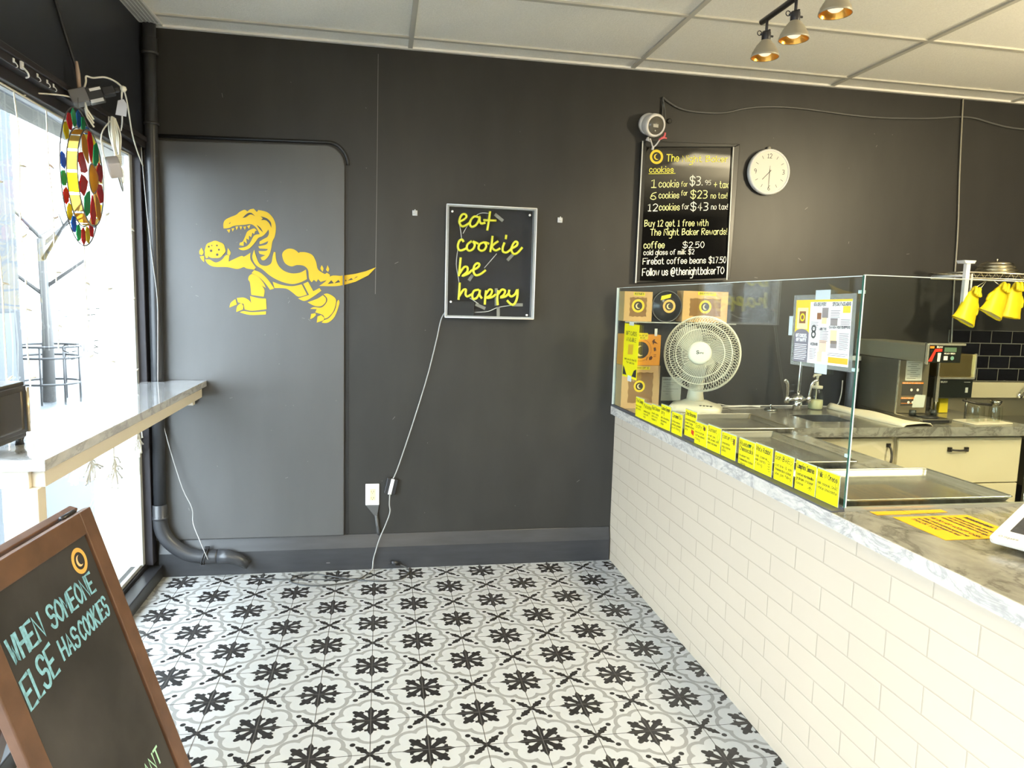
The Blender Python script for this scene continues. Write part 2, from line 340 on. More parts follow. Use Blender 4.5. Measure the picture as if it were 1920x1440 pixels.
DINO=[[[-0.7771,1.8641],[-0.7777,1.8882],[-0.7685,1.9074],[-0.745,1.9219],[-0.7136,1.9368],[-0.6978,1.9509],[-0.6768,1.9626],[-0.6663,1.9621],[-0.6586,1.9555],[-0.6454,1.9669],[-0.627,1.9715],[-0.6115,1.9551],[-0.6035,1.9662],[-0.5616,1.9575],[-0.5355,1.9344],[-0.521,1.9053],[-0.5176,1.8729],[-0.5233,1.8346],[-0.5358,1.8069],[-0.5426,1.7684],[-0.5535,1.7352],[-0.5751,1.7098],[-0.591,1.7092],[-0.5961,1.7226],[-0.5721,1.7345],[-0.6011,1.7416],[-0.6063,1.755],[-0.5692,1.7575],[-0.5585,1.7678],[-0.6008,1.7688],[-0.607,1.7795],[-0.5662,1.7909],[-0.557,1.8087],[-0.5846,1.7951],[-0.6005,1.7906],[-0.6003,1.8042],[-0.5791,1.8187],[-0.5604,1.8303],[-0.5523,1.8497],[-0.5547,1.8686],[-0.5708,1.8462],[-0.5868,1.8319],[-0.6054,1.823],[-0.6215,1.8006],[-0.6482,1.7697],[-0.6746,1.7567],[-0.6956,1.758],[-0.7059,1.7663],[-0.6691,1.7753],[-0.6478,1.7957],[-0.6263,1.8346],[-0.5988,1.8422],[-0.6152,1.874],[-0.6412,1.8917],[-0.6779,1.8863],[-0.7249,1.8799],[-0.7511,1.8669]],[[-0.7004,1.7811],[-0.6976,1.7948],[-0.6845,1.8007],[-0.671,1.8283],[-0.6601,1.8531],[-0.6363,1.8677],[-0.6232,1.871],[-0.6112,1.8607],[-0.6207,1.8565],[-0.6262,1.8411],[-0.6355,1.8488],[-0.6411,1.8242],[-0.6525,1.8334],[-0.6529,1.8102],[-0.6659,1.8177],[-0.6636,1.7907],[-0.6792,1.8036],[-0.6795,1.7793]],[[-0.7616,1.8578],[-0.7439,1.8618],[-0.75,1.8411]],[[-0.7387,1.8658],[-0.723,1.8681],[-0.7327,1.8494]],[[-0.7187,1.8759],[-0.7041,1.8776],[-0.7138,1.8578]],[[-0.6989,1.8784],[-0.6853,1.8784],[-0.6919,1.8598]],[[-0.6801,1.8776],[-0.6655,1.8793],[-0.672,1.8607]],[[-0.6613,1.8817],[-0.6444,1.8878],[-0.6521,1.867]],[[-0.8707,1.7016],[-0.8474,1.7024],[-0.8192,1.6883],[-0.7904,1.7018],[-0.7692,1.727],[-0.7509,1.7277],[-0.7551,1.695],[-0.7277,1.7096],[-0.6908,1.7272],[-0.6778,1.7239],[-0.6459,1.7453],[-0.6464,1.7099],[-0.6206,1.6698],[-0.6287,1.6586],[-0.6655,1.6628],[-0.6812,1.6693],[-0.7129,1.6584],[-0.7624,1.6665],[-0.8274,1.6663],[-0.8582,1.6804]],[[-0.8981,1.7436],[-0.8874,1.7612],[-0.8776,1.739],[-0.8857,1.7226],[-0.8974,1.7275]],[[-0.8961,1.7168],[-0.8754,1.7203],[-0.8761,1.6879],[-0.8887,1.7009]],[[-0.7613,1.7327],[-0.7581,1.7653],[-0.7449,1.7442],[-0.7483,1.7278]],[[-0.868,1.7528],[-0.862,1.745],[-0.8549,1.7129],[-0.8654,1.7082],[-0.8716,1.7285]],[[-0.6273,1.7623],[-0.6197,1.7327],[-0.6018,1.6896],[-0.5701,1.6798],[-0.5434,1.6945],[-0.535,1.7304],[-0.5294,1.7536],[-0.5204,1.7529],[-0.5176,1.7146],[-0.5051,1.6821],[-0.4796,1.6582],[-0.4422,1.6457],[-0.399,1.6499],[-0.3664,1.6676],[-0.3613,1.6179],[-0.3939,1.6001],[-0.4372,1.5893],[-0.4909,1.5998],[-0.5441,1.6257],[-0.5863,1.66],[-0.6204,1.6835],[-0.6373,1.7211]],[[-0.6287,1.6558],[-0.5971,1.6432],[-0.5603,1.6087],[-0.5288,1.5627],[-0.5502,1.5554],[-0.5738,1.5889],[-0.6027,1.6183],[-0.6421,1.64]],[[-0.5364,1.5984],[-0.4911,1.5832],[-0.4373,1.5782],[-0.3886,1.5892],[-0.3617,1.5359],[-0.4052,1.5235],[-0.4375,1.546],[-0.4697,1.5645],[-0.5277,1.5655]],[[-0.3804,1.5922],[-0.3559,1.6041],[-0.3289,1.5547],[-0.2972,1.5724],[-0.2869,1.5588],[-0.3373,1.5209],[-0.3755,1.5019],[-0.408,1.5145],[-0.3508,1.5345]],[[-0.6395,1.6363],[-0.608,1.6209],[-0.5818,1.5887],[-0.5715,1.5642],[-0.5915,1.5774],[-0.578,1.5529],[-0.5827,1.5185],[-0.6453,1.5261],[-0.6508,1.5893],[-0.6595,1.6055],[-0.6545,1.6248]],[[-0.6517,1.5204],[-0.6094,1.5106],[-0.5711,1.5089],[-0.569,1.4534],[-0.6422,1.4432],[-0.6792,1.4495],[-0.6841,1.4782],[-0.712,1.4857],[-0.7179,1.5076],[-0.6836,1.5113],[-0.6573,1.4982],[-0.6459,1.4819]],[[-0.7044,1.4334],[-0.6847,1.4405],[-0.6423,1.436],[-0.5718,1.4422],[-0.5731,1.4255],[-0.6531,1.4208]],[[-0.7556,1.457],[-0.7484,1.482],[-0.7249,1.5019],[-0.718,1.4745]],[[-0.7218,1.4347],[-0.7171,1.4635],[-0.6973,1.4822],[-0.6859,1.4671],[-0.6882,1.4493]],[[-0.4869,1.7377],[-0.4777,1.76],[-0.4545,1.7735],[-0.4251,1.7703],[-0.401,1.752],[-0.3983,1.7576],[-0.3659,1.7578],[-0.3335,1.7452],[-0.3147,1.711],[-0.304,1.6698],[-0.2686,1.6471],[-0.2576,1.6547],[-0.2423,1.644],[-0.2494,1.6215],[-0.2905,1.6051],[-0.3041,1.6197],[-0.3124,1.6044],[-0.326,1.6151],[-0.3369,1.6019],[-0.3504,1.621],[-0.3556,1.6652],[-0.3771,1.6866],[-0.4122,1.6898],[-0.4419,1.6816],[-0.4739,1.6986]],[[-0.2914,1.6758],[-0.2848,1.6938],[-0.2761,1.6763],[-0.2806,1.6584]],[[-0.263,1.6695],[-0.2548,1.6949],[-0.2466,1.6746],[-0.2521,1.6588]],[[-0.2988,1.5836],[-0.2687,1.6058],[-0.2357,1.6387],[-0.19,1.6402],[-0.19,1.5885],[-0.2303,1.584]],[[-0.3592,1.4951],[-0.3073,1.5161],[-0.2798,1.5349],[-0.2634,1.5173],[-0.2678,1.4947],[-0.291,1.4761],[-0.3238,1.4775]],[[-0.276,1.5406],[-0.2523,1.5441],[-0.2182,1.5242],[-0.2111,1.4991],[-0.2249,1.4507],[-0.2515,1.419],[-0.2703,1.41],[-0.2801,1.4296],[-0.3196,1.4427],[-0.3118,1.4598],[-0.3458,1.4601],[-0.3266,1.4707],[-0.2882,1.4689],[-0.2634,1.492],[-0.2568,1.5175]],[[-0.1973,1.5135],[-0.194,1.491],[-0.2183,1.4225],[-0.2527,1.3895],[-0.2868,1.3882],[-0.2736,1.4015],[-0.246,1.4162],[-0.2167,1.4566],[-0.2056,1.502]],[[-0.346,1.4055],[-0.3404,1.4338],[-0.3185,1.4383],[-0.3158,1.4287],[-0.3296,1.4143]],[[-0.3121,1.3882],[-0.3076,1.4205],[-0.2884,1.4294],[-0.2735,1.4156],[-0.2774,1.4014]],[[-0.7702,1.7562],[-0.7696,1.7491],[-0.7718,1.7421],[-0.7763,1.7359],[-0.7815,1.7304],[-0.7863,1.7248],[-0.7914,1.7191],[-0.7978,1.7144],[-0.8055,1.7119],[-0.8136,1.7113],[-0.8214,1.7112],[-0.8291,1.7107],[-0.8372,1.7107],[-0.8448,1.7127],[-0.851,1.7169],[-0.8559,1.7222],[-0.8604,1.7274],[-0.8654,1.7325],[-0.8696,1.7383],[-0.8715,1.7451],[-0.8706,1.7522],[-0.8686,1.759],[-0.8668,1.7657],[-0.865,1.7725],[-0.8617,1.7792],[-0.8561,1.7846],[-0.849,1.7884],[-0.8419,1.7915],[-0.8349,1.7948],[-0.8276,1.7981],[-0.8196,1.7997],[-0.8117,1.7987],[-0.8045,1.7961],[-0.7977,1.7933],[-0.7906,1.7908],[-0.7836,1.7876],[-0.7782,1.7826],[-0.7751,1.7762],[-0.7736,1.7694],[-0.772,1.7628]]]
DINO_T=[[[-0.164,1.6451],[-0.1096,1.6548],[-0.0537,1.6708],[-0.0004,1.6936],[-0.0424,1.6485],[-0.1095,1.6123],[-0.164,1.5945]]]
DINOK=[[[-0.6826,1.9221],[-0.6603,1.9447],[-0.6394,1.9494],[-0.6197,1.9332],[-0.6431,1.9417],[-0.6669,1.9266]],[[-0.7507,1.8884],[-0.7412,1.8995],[-0.7445,1.8897]],[[-0.5934,1.9344],[-0.562,1.9251],[-0.5421,1.9044],[-0.5398,1.8774],[-0.5506,1.9002],[-0.5673,1.9151],[-0.591,1.9151],[-0.582,1.9241]],[[-0.614,1.8903],[-0.5942,1.8749],[-0.5813,1.8511],[-0.5995,1.8693]],[[-0.255,1.595],[-0.2357,1.6158],[-0.222,1.6005]],[[-0.2204,1.6],[-0.1983,1.6192],[-0.19,1.608],[-0.19,1.6064]],[[-0.8466,1.7682],[-0.848,1.7647],[-0.8513,1.7632],[-0.8546,1.7645],[-0.8559,1.7679],[-0.8545,1.7713],[-0.8511,1.7729],[-0.8479,1.7716]],[[-0.8336,1.7747],[-0.8345,1.7723],[-0.8367,1.7713],[-0.8389,1.7722],[-0.8398,1.7744],[-0.8388,1.7767],[-0.8366,1.7778],[-0.8344,1.7769]],[[-0.8072,1.7757],[-0.8085,1.7726],[-0.8114,1.7712],[-0.8143,1.7724],[-0.8155,1.7754],[-0.8142,1.7785],[-0.8112,1.7799],[-0.8083,1.7787]],[[-0.8341,1.7477],[-0.836,1.7431],[-0.8404,1.741],[-0.8448,1.7427],[-0.8465,1.7472],[-0.8446,1.7519],[-0.8402,1.7539],[-0.8358,1.7522]],[[-0.7972,1.7546],[-0.7987,1.7511],[-0.802,1.7495],[-0.8053,1.7508],[-0.8066,1.7542],[-0.8051,1.7577],[-0.8018,1.7592],[-0.7985,1.7579]],[[-0.8044,1.7289],[-0.8064,1.7242],[-0.8108,1.7222],[-0.8152,1.7239],[-0.8169,1.7284],[-0.815,1.7331],[-0.8105,1.7351],[-0.8062,1.7334]]]
DINOK_T=[[[-0.164,1.6221],[-0.1542,1.6154],[-0.164,1.613]],[[-0.1514,1.6167],[-0.1319,1.6314],[-0.1219,1.6233]],[[-0.1196,1.6256],[-0.1068,1.639],[-0.0956,1.6411]]]
MENU=[["The",1.6234,2.3481,1.6957,0.0368,0],["Night Baker",1.7185,2.3509,1.9942,0.0325,0],["cookies",1.5245,2.281,1.6671,0.0309,0],["1",1.541,2.1969,1.569,0.0443,1],["cookie",1.5857,2.2015,1.7042,0.0385,1],["for",1.7202,2.2125,1.7576,0.0268,1],["$3.",1.7725,2.2236,1.8461,0.0462,2],["95",1.8665,2.2295,1.8994,0.0254,2],["+ tax",1.9211,2.2159,2.008,0.036,1],["6",1.539,2.1306,1.571,0.0386,1],["cookies",1.5891,2.1399,1.7095,0.0342,1],["for",1.7232,2.1625,1.7598,0.0269,1],["$23",1.7811,2.1498,1.8812,0.0419,1],["no tax!",1.906,2.1555,2.0054,0.0301,1],["12",1.528,2.0651,1.5826,0.0387,2],["cookies",1.5945,2.0728,1.7167,0.0359,1],["for",1.7318,2.0856,1.7735,0.0285,2],["$43",1.7853,2.0814,1.8906,0.0421,2],["no tax!",1.9125,2.0929,2.013,0.0302,2],["Buy 12 get 1 free with",1.5109,1.9774,1.8985,0.0345,1],["The Night Baker Rewards!",1.5482,1.9287,2.0186,0.0345,1],["coffee",1.5134,1.854,1.6364,0.0362,1],["$2.50",1.7506,1.8665,1.8811,0.032,2],["cold glass of milk $2",1.5138,1.8162,1.8211,0.0272,2],["Firebat coffee beans $17.50",1.5117,1.763,2.0233,0.0334,2],["Follow us @thenightbakerTO",1.5118,1.6983,2.0151,0.0396,2]]
MENU_UL=[[1.5218,2.272],[1.6795,2.2833]]
MENU_LOGO=[1.5621,2.368,0.0398]
MENU_IN=[[1.4966,2.4164],[2.0248,2.4499],[2.0351,1.69],[1.4955,1.6688]]
CABLE=[[1.5861,2.6993],[1.6259,2.6732],[1.708,2.6413],[1.8382,2.633],[1.9687,2.6424],[2.099,2.6755],[2.2316,2.694],[2.4007,2.7003],[2.5733,2.6946],[2.7841,2.6853],[2.9978,2.685],[3.2869,2.7022],[3.5068,2.727],[3.6198,2.7255],[3.7362,2.705],[3.8921,2.6869],[4.1262,2.6866]]
VCABLE=[[3.5142,2.8401],[3.5239,2.6615],[3.5422,2.3757],[3.5683,2.0527],[3.5797,1.7563],[3.5951,1.4888],[3.6107,1.2172]]
CAMCORD=[[1.5853,2.6987],[1.5874,2.6612],[1.5859,2.5738],[1.586,2.5153]]
CAMCORD2=[[1.5867,2.6736],[1.6034,2.6023],[1.6003,2.5438],[1.59,2.4992]]
NCORD=[[0.3805,1.4672],[0.3548,1.4166],[0.3302,1.298],[0.2885,1.1189],[0.2377,0.9385],[0.1807,0.751],[0.1232,0.5747],[0.0971,0.5138]]
NCORD2=[[0.0828,0.4399],[0.0804,0.3784],[0.0837,0.332],[0.0576,0.2552],[0.0284,0.1846],[0.0081,0.1167],[-0.0064,0.061]]
LCORD=[[-1.162,2.377],[-1.1441,2.3139],[-1.138,2.1847],[-1.1231,1.923],[-1.1065,1.7103],[-1.087,1.4944],[-1.0904,1.2746],[-1.0966,1.0517]]
LCORD2=[[-1.0934,0.8826],[-1.0559,0.7113],[-1.0001,0.5023],[-0.9545,0.39],[-0.951,0.3074],[-0.9044,0.211],[-0.8708,0.1201]]
FCORD=[[-0.7237,-0.0053],[-0.6284,-0.1076],[-0.5281,-0.1335],[-0.4016,-0.1473],[-0.1754,-0.1719],[-0.0848,-0.1667]]
FLOOP=[[-0.0066,0.0155],[-0.0345,-0.1028],[-0.0843,-0.1819],[-0.1722,-0.2315],[-0.3093,-0.2452],[-0.4091,-0.2054],[-0.4421,-0.1577],[-0.4217,-0.0921],[-0.3237,-0.0795],[-0.2352,-0.1199],[-0.1185,-0.1781],[-0.0042,-0.2131],[0.0812,-0.2224],[0.1537,-0.1926],[0.1918,-0.1033]]
# ================================================================ THE ROOM
black = mat('black_wall_paint', (.024, .023, .021), .42, bump=.07, scale=3, var=.16, stretch=(2.2, 2.2, .8))
black2 = mat('black_trim_paint', (.026, .026, .028), .38, bump=.12, scale=9, var=.2)
blackmetal = mat('black_painted_metal', (.02, .02, .023), .35, bump=.05, scale=30)
seam = mat('bare_plaster_seam', (.22, .21, .20), .7)
white_paint = mat('white_paint', (.82, .80, .76), .45)
ceil_m = mat('ceiling_tile_fibre', (.95, .93, .87), .95, bump=.5, scale=140, var=.05)
tbar_m = mat('white_ceiling_bar', (.58, .56, .50), .5)
tile_w = mat('floor_tile_white', (.455, .465, .47), .32, var=.02, scale=14)
tile_k = mat('floor_tile_charcoal', (.019, .018, .019), .34, var=.3, scale=60)
tile_g = mat('floor_tile_grey', (.27, .27, .265), .32)
grout = mat('dark_grout', (.10, .095, .09), .8)
pane_m = glass('window_glass', (.96, .98, .98))
alu = mat('brushed_aluminium', (.62, .62, .60), .30, 1.0, bump=.05, scale=60)
steel = mat('stainless_steel', (.50, .49, .46), .24, 1.0, bump=.04, scale=25)
chrome = mat('chrome', (.80, .80, .80), .08, 1.0)
W = MB()
W.box(-1.45, 5.2, 0, .15, -.02, 3.0)
def seamline(pts, w):
    W.ribbon(pts, w, WALL, .0008, 1)
seamline([(.004, 2.80), (.003, 2.5), (.0, 2.0), (-.004, 1.55)], .0022)
for i in range(46):   # nail holes, chips and scuffs in the paint
    x = random.uniform(-1.0, 3.4); z = random.uniform(.25, 2.7); a = random.uniform(0, 3.1); l = random.choice([.002, .003, .004, .012, .02])
    W.ribbon([(x, z), (x + l * math.cos(a), z + l * math.sin(a))], .0018, WALL, .0009, 1)
struct('wall_back', W, [black, seam])
P = MB()   # boarded-over section of the wall with one rounded upper corner
r = .10; pl = [(-1.20, .2), (-.168, .2), (-.168, 2.318 - r)] + [(-.168 - r + r * math.cos(a), 2.318 - r + r * math.sin(a)) for a in [math.pi / 2 * i / 10 for i in range(11)]] + [(-1.2, 2.285)]
pl = [(x, z) for x, z in pl]
P.prism(pl, WALL, .0, .024)
for i in range(30):
    x = random.uniform(-1.0, -.2); z = random.uniform(.3, 2.25); a = random.uniform(0, 3.1); l = random.choice([.002, .003, .004, .014])
    P.ribbon([(x, z), (x + l * math.cos(a), z + l * math.sin(a))], .002, WALL, .0252, 1)
struct('trim_1', P, [mat('black_panel_paint', (.062, .061, .061), .42, spec=.9, bump=.09, scale=3, var=.07, stretch=(3, 3, .8)), seam], bevel=.014)
P = MB()   # painted conduit edge over the boarded section, plus a dark side strip
P.tube([(-.150 - r + r * math.cos(a), -.004, 2.322 - r + (r + .012) * math.sin(a)) for a in [math.pi / 2 * i / 8 for i in range(9)]] + [(-1.1, -.004, 2.312)], .010, 6)
P.box(-.166, -.146, -.003, 0, .2, 2.222)  # flat dark strip painted in for the groove and the shade beside the board
struct('trim_2', P, mat('groove_and_shade_dark', (.018, .018, .019), .4))
P = MB()
P.add([(-1.14, 0, 0), (-1.14, -.028, 0), (-1.14, -.028, .128), (-1.14, -.006, .2), (-1.14, 0, .2), (1.385, 0, 0), (1.385, -.028, 0), (1.385, -.028, .128), (1.385, -.006, .2), (1.385, 0, .2)],
      [(0, 1, 2, 3, 4), (9, 8, 7, 6, 5), (1, 6, 7, 2), (2, 7, 8, 3), (3, 8, 9, 4), (0, 5, 6, 1)])
P.rect(-.265, -.245, .045, .049, WALL, .0288, 1)
struct('baseboard_back', P, [mat('black_board_paint', (.036, .037, .041), .34, bump=.08, scale=6, var=.15, stretch=(1, 6, 6)), seam], bevel=.002)
# floor with its printed tile pattern (20 cm tiles)
F = MB()
F.box(-1.3, 5.2, -6.2, .1, -.12, 0, 0)
def ff(x, y, d=0): return Vector((x, y, d))
GY = -1.515
for i in range(-7, 8):
    if i * .2 < 1.42: F.rect(i * .2 - .0013, i * .2 + .0013, -4.4, 0, ff, .0009, 3)
for j in range(-15, 9):
    y = GY + j * .2
    if y < .02: F.rect(-1.14, 1.42, y - .0013, y + .0013, ff, .0009, 3)
def lobes(c, rho):
    out = []
    for k in range(8):
        for q in range(7):
            ph = math.radians(-22.5 + 45 * q / 7)
            rr = c * math.cos(ph) + math.sqrt(max(rho * rho - (c * math.sin(ph)) ** 2, 0))
            a = ph + k * math.pi / 4
            out.append((rr * math.cos(a), rr * math.sin(a)))
    return out
LO, LI = lobes(.0805, .0608), lobes(.0870, .0405)
SPEAR = [(.02, .010), (.045, .012), (.058, .0225), (.066, .0215), (.066, .0105), (.074, .0085), (.082, .0045), (.094, 0)]
FORK = [(.02, .010), (.045, .012), (.058, .0215), (.071, .0195), (.0725, .0105), (.083, .0095), (.0905, .0055), (.092, .001)]
DROP = [(.023, 0), (.034, .0030), (.043, .0066), (.050, .0080), (.0555, .0066), (.0580, 0)]
XARM = [(0, .0070), (.020, .0066), (.030, .0130), (.039, .0095), (.046, .0145), (.053, .0085), (.063, .0060), (.071, .0005)]
def arm(p, a, cx, cy, d, m):
    ca, sa = math.cos(a), math.sin(a)
    q = [(r0, h) for r0, h in p] + [(r0, -h) for r0, h in p[::-1] if h > 0]
    F.flat([(cx + r0 * ca - h * sa, cy + r0 * sa + h * ca) for r0, h in q[::-1]], ff, d, m)
for i in range(-7, 8):
    for j in range(-14, 9):
        x, y = i * .2, GY + j * .2
        if y > .12 or x < -1.3 or x > 1.50: continue
        if (i + j) % 2 == 0:
            n = len(LO)
            F.add([ff(x + a, y + b, .0003) for a, b in LO] + [ff(x + a, y + b, .0003) for a, b in LI], [(k, (k + 1) % n, n + (k + 1) % n, n + k) for k in range(n)], False, 2)
            F.flat([(x + (.0625 + .0035 * math.cos(8 * t)) * math.cos(t), y + (.0625 + .0035 * math.cos(8 * t)) * math.sin(t)) for t in [2 * math.pi * q / 48 for q in range(48)]], ff, .00045, 1)
            for k in range(8):
                arm(SPEAR if k % 2 == 0 else FORK, k * math.pi / 4, x, y, .0005, 1)
                arm(DROP, (k + .5) * math.pi / 4, x, y, .0006, 0)
        else:
            for k in range(4):
                a = math.pi / 4 + k * math.pi / 2
                arm(XARM, a, x, y, .0005, 1)
                F.flat([(x + .0845 * math.cos(a) + .0100 * math.cos(t), y + .0845 * math.sin(a) + .0100 * math.sin(t)) for t in [2 * math.pi * q / 12 for q in range(12)]], ff, .0005, 1)
struct('floor', F, [tile_w, tile_k, tile_g, grout])
# ceiling: lay-in tiles between white bars
Cc = MB()
Cc.box(-1.3, 5.2, -6.2, 0, 2.845, 3.0, 0)
for i in range(-1, 5):
    x = .17 + 1.228 * i
    if x > -1.1: Cc.box(x - .012, x + .012, -6.2, 0, 2.836, 2.848, 1)
for j in range(11):
    y = -.17 - .61 * j
    Cc.box(-1.12, 5.2, y - .012, y + .012, 2.8365, 2.848, 1)
Cc.box(-1.12, 5.2, -.022, 0, 2.834, 2.848, 2)
struct('ceiling', Cc, [ceil_m, tbar_m, white_paint])
# left wall with the shop window
Lw = MB()
Lw.box(-1.42, -1.14, -6.2, 0, 2.29, 3.0)
Lw.box(-1.42, -1.14, -6.2, -5.6, -.02, 2.29)
struct('wall_left', Lw, mat('black_wall_paint_blue', (.020, .023, .032), .42, bump=.15, scale=4, var=.15))
Wn = MB()
Wn.box(-1.208, -1.200, -5.6, -.10, .10, 2.21)
win = struct('window_1', Wn, pane_m)
Fr = MB()
Fr.box(-1.25, -1.125, -5.6, 0, 2.235, 2.292); Fr.box(-1.25, -1.160, -5.6, 0, 2.195, 2.240); Fr.box(-1.135, -1.115, -5.6, -.02, 2.262, 2.285)
Fr.box(-1.198, -1.150, -.085, -.012, .09, 2.24)
Fr.box(-1.25, -1.150, -3.35, -3.27, .09, 2.24)
part('window_frame', Fr, mat('dark_bronze_frame', (.040, .036, .042), .38, .3), win, bevel=.003)
Fr = MB()
Fr.box(-1.215, -1.188, -.122, -.086, .10, 2.20); Fr.box(-1.215, -1.196, -5.6, -.1, .092, .112); Fr.box(-1.215, -1.19, -5.6, -.1, 2.185, 2.20)
part('glazing_bead', Fr, mat('pale_glazing_bead', (.62, .63, .62), .35, .4), win, bevel=.002)
Fr = MB()
Fr.box(-1.26, -1.185, -5.6, -.02, 0, .090); Fr.box(-1.185, -1.118, -5.6, -.035, 0, .072)
part('window_sill', Fr, blackmetal, win, bevel=.004)
Fr = MB()
Fr.box(-1.42, -1.205, -.095, 0, -.1, 2.27); Fr.box(-1.52, -1.252, -5.6, 0, 2.262, 2.289); Fr.box(-1.52, -1.425, -5.6, 0, 2.289, 2.75)
struct('trim_3', Fr, mat('cream_masonry', (.72, .68, .60), .85, bump=.2, scale=25))
Wr = MB()
Wr.box(5.2, 5.35, -6.2, .15, -.02, 3.0)
struct('wall_right', Wr, MATS['black_wall_paint'])
Wr = MB()
Wr.box(-1.42, 5.35, -6.35, -6.2, -.02, 3.0)
struct('wall_behind', Wr, mat('black_rear_wall', (.06, .058, .055), .5))
# ================================================================ OUTSIDE THE WINDOW
G = MB(); G.box(-30, -1.26, -14, 26, -.30, -.14)
struct('pavement', G, mat('wet_asphalt_pavement', (.032, .038, .044), .6, var=.1, scale=3))
b = thing('street_building', 'pale shop building across the street seen through the window', 'building', (-15, 14, -.14))
B = MB(); B.box(-19, -13, 2, 24, -.14, 5.2); part('facade', B, mat('pale_facade', (.62, .62, .60), .9, var=.1, scale=1), b)
B = MB(); B.box(-13.0, -12.9, 9.5, 20, 3.1, 3.9); part('shop_sign', B, mat('red_grey_sign', (.045, .022, .022), .6, var=.4, scale=.7), b)
for y in (6.5, 10.5, 14.5, 18.5):
    B = MB(); B.box(-13.0, -12.95, y, y + 2.6, .3, 2.6); part('window', B, mat('dark_shop_glass', (.022, .028, .032), .1), b)
b = thing('corner_building', 'dark grey building edge at the far left of the window view', 'building', (-8, -1, -.14))
B = MB(); B.box(-7.2, -4.4, -1.5, 5.95, -.14, 5.6); part('facade', B, mat('dark_grey_cladding', (.016, .018, .020), .7, var=.2, scale=2), b)
B = MB(); B.box(-4.42, -4.36, 2.5, 5.7, -.14, 1.2); part('base_course', B, mat('grey_stone_base', (.055, .062, .07), .7), b)
t = thing('street_tree', 'bare street tree standing in a round black guard outside the window', 'tree', (-4.72, 7.4, -.14))
B = MB(); B.tube([(-4.72, 7.4, -.14), (-4.70, 7.4, 1.0), (-4.74, 7.42, 2.2)], [.085, .07, .055], 10)
part('trunk', B, mat('grey_bark', (.10, .096, .092), .9, bump=.6, scale=30), t)
B = MB()
for a, h, l in ((.3, 1.5, 1.5), (2.0, 1.7, 1.4), (3.3, 1.4, 1.2), (5.6, 1.9, 1.1), (1.1, 2.1, 1.2), (2.7, 2.2, 1.2)):
    p0 = V(-4.72, 7.4, h); d = V(math.cos(a), math.sin(a), .75)
    p1 = p0 + d * l * .5 + V(0, 0, .05); p2 = p0 + d * l
    B.tube([p0, p1, p2], [.032, .02, .006], 6)
    for s_ in (-1, 1): B.tube([p1, p1 + V(math.cos(a + s_ * .7), math.sin(a + s_ * .7), .5) * l * .4], [.012, .004], 5)
part('branches', B, MATS['grey_bark'], t)
g = thing('tree_guard', 'round black metal railing around the tree trunk on the pavement', 'railing', (-4.72, 7.4, -.14))
for z in (.15, .52, .68):
    B = MB(); B.tube([(-4.72 + .42 * math.cos(2 * math.pi * k / 24), 7.4 + .42 * math.sin(2 * math.pi * k / 24), z) for k in range(24)], .018, 6, closed=True)
    part('rail', B, mat('weathered_black_metal', (.05, .05, .052), .5), g)
for k in range(9):
    a = 2 * math.pi * k / 9; B = MB(); B.tube([(-4.72 + .42 * math.cos(a), 7.4 + .42 * math.sin(a), z) for z in (-.14, .68)], .014, 6)
    part('post', B, MATS['weathered_black_metal'], g)
# shop name on the outer face of the glass, reads from the street
B = MB()
WF = Frame((-1.2095, -.52, 1.40), (0, -1, 0), (0, 0, 1))
B.text('THE NIGHT', 0, 0, .050, WF, x1=.42, w=.0035)
solo('window_lettering', B, mat('grey_vinyl', (.06, .06, .06), .5), 'upper line of thin grey shop lettering on the window glass, seen in reverse', 'lettering', (-1.2095, -.7, 1.42))
B = MB(); B.text('BAKER', .03, -.15, .060, WF, x1=.40, w=.0035)
solo('window_lettering', B, mat('grey_vinyl', (.06, .06, .06), .5), 'lower line of thin grey shop lettering on the window glass, seen in reverse', 'lettering', (-1.2095, -.7, 1.5))
# ================================================================ WINDOW SIDE
# drain pipe in the corner
t = thing('drain_pipe', 'black painted drain pipe in the corner, elbowed along the baseboard', 'pipe', (-1.10, -.065, 0))
PX = -1.103; PY = -.064
B = MB(); B.tube([(-1.098, PY, 2.84), (-1.102, PY, 2.3), (-1.106, PY, 1.2), (-1.115, PY, .36)], .031, 16)
part('riser', B, mat('black_pipe', (.035, .036, .040), .33, bump=.1, scale=20), t)
for z, x in ((2.72, -1.098), (.37, -1.115)):
    B = MB(); B.lathe([(.032, .045), (.037, .043), (.037, -.02), (.040, -.022), (.040, -.034), (.032, -.036)], (x, PY, z), (0, 0, 1), 18)
    part('collar', B, MATS['black_pipe'], t)
B = MB(); B.lathe([(.033, .004), (.037, .002), (.037, -.008), (.033, -.01)], (-1.100, PY, 2.36), (0, 0, 1), 18); part('pipe_clip', B, MATS['black_pipe'], t)
B = MB()
el = sm3([(-1.115, PY, .36), (-1.112, PY, .29), (-1.085, PY, .225), (-1.035, PY, .172), (-.975, PY, .137), (-.91, PY, .122), (-.83, PY, .120)], 5)
B.tube(el, .037, 16); part('elbow', B, MATS['black_pipe'], t)
B = MB(); B.tube([(-.83, PY, .12), (-.775, PY, .117), (-.725, PY, .098), (-.672, PY, .065)], [.039, .038, .032, .026], 14); part('tail_cone', B, MATS['black_pipe'], t)
B = MB()
for dx in (0, .012): B.tube([(-.902 + dx + .012 * math.sin(a), PY + .041 * math.cos(a), .122 + .043 * math.sin(a)) for a in [2 * math.pi * k / 20 for k in range(20)]], .004, 6, closed=True)
B.box(-.895, -.872, PY - .006, PY + .006, .160, .176); part('hose_clamp', B, blackmetal, t)
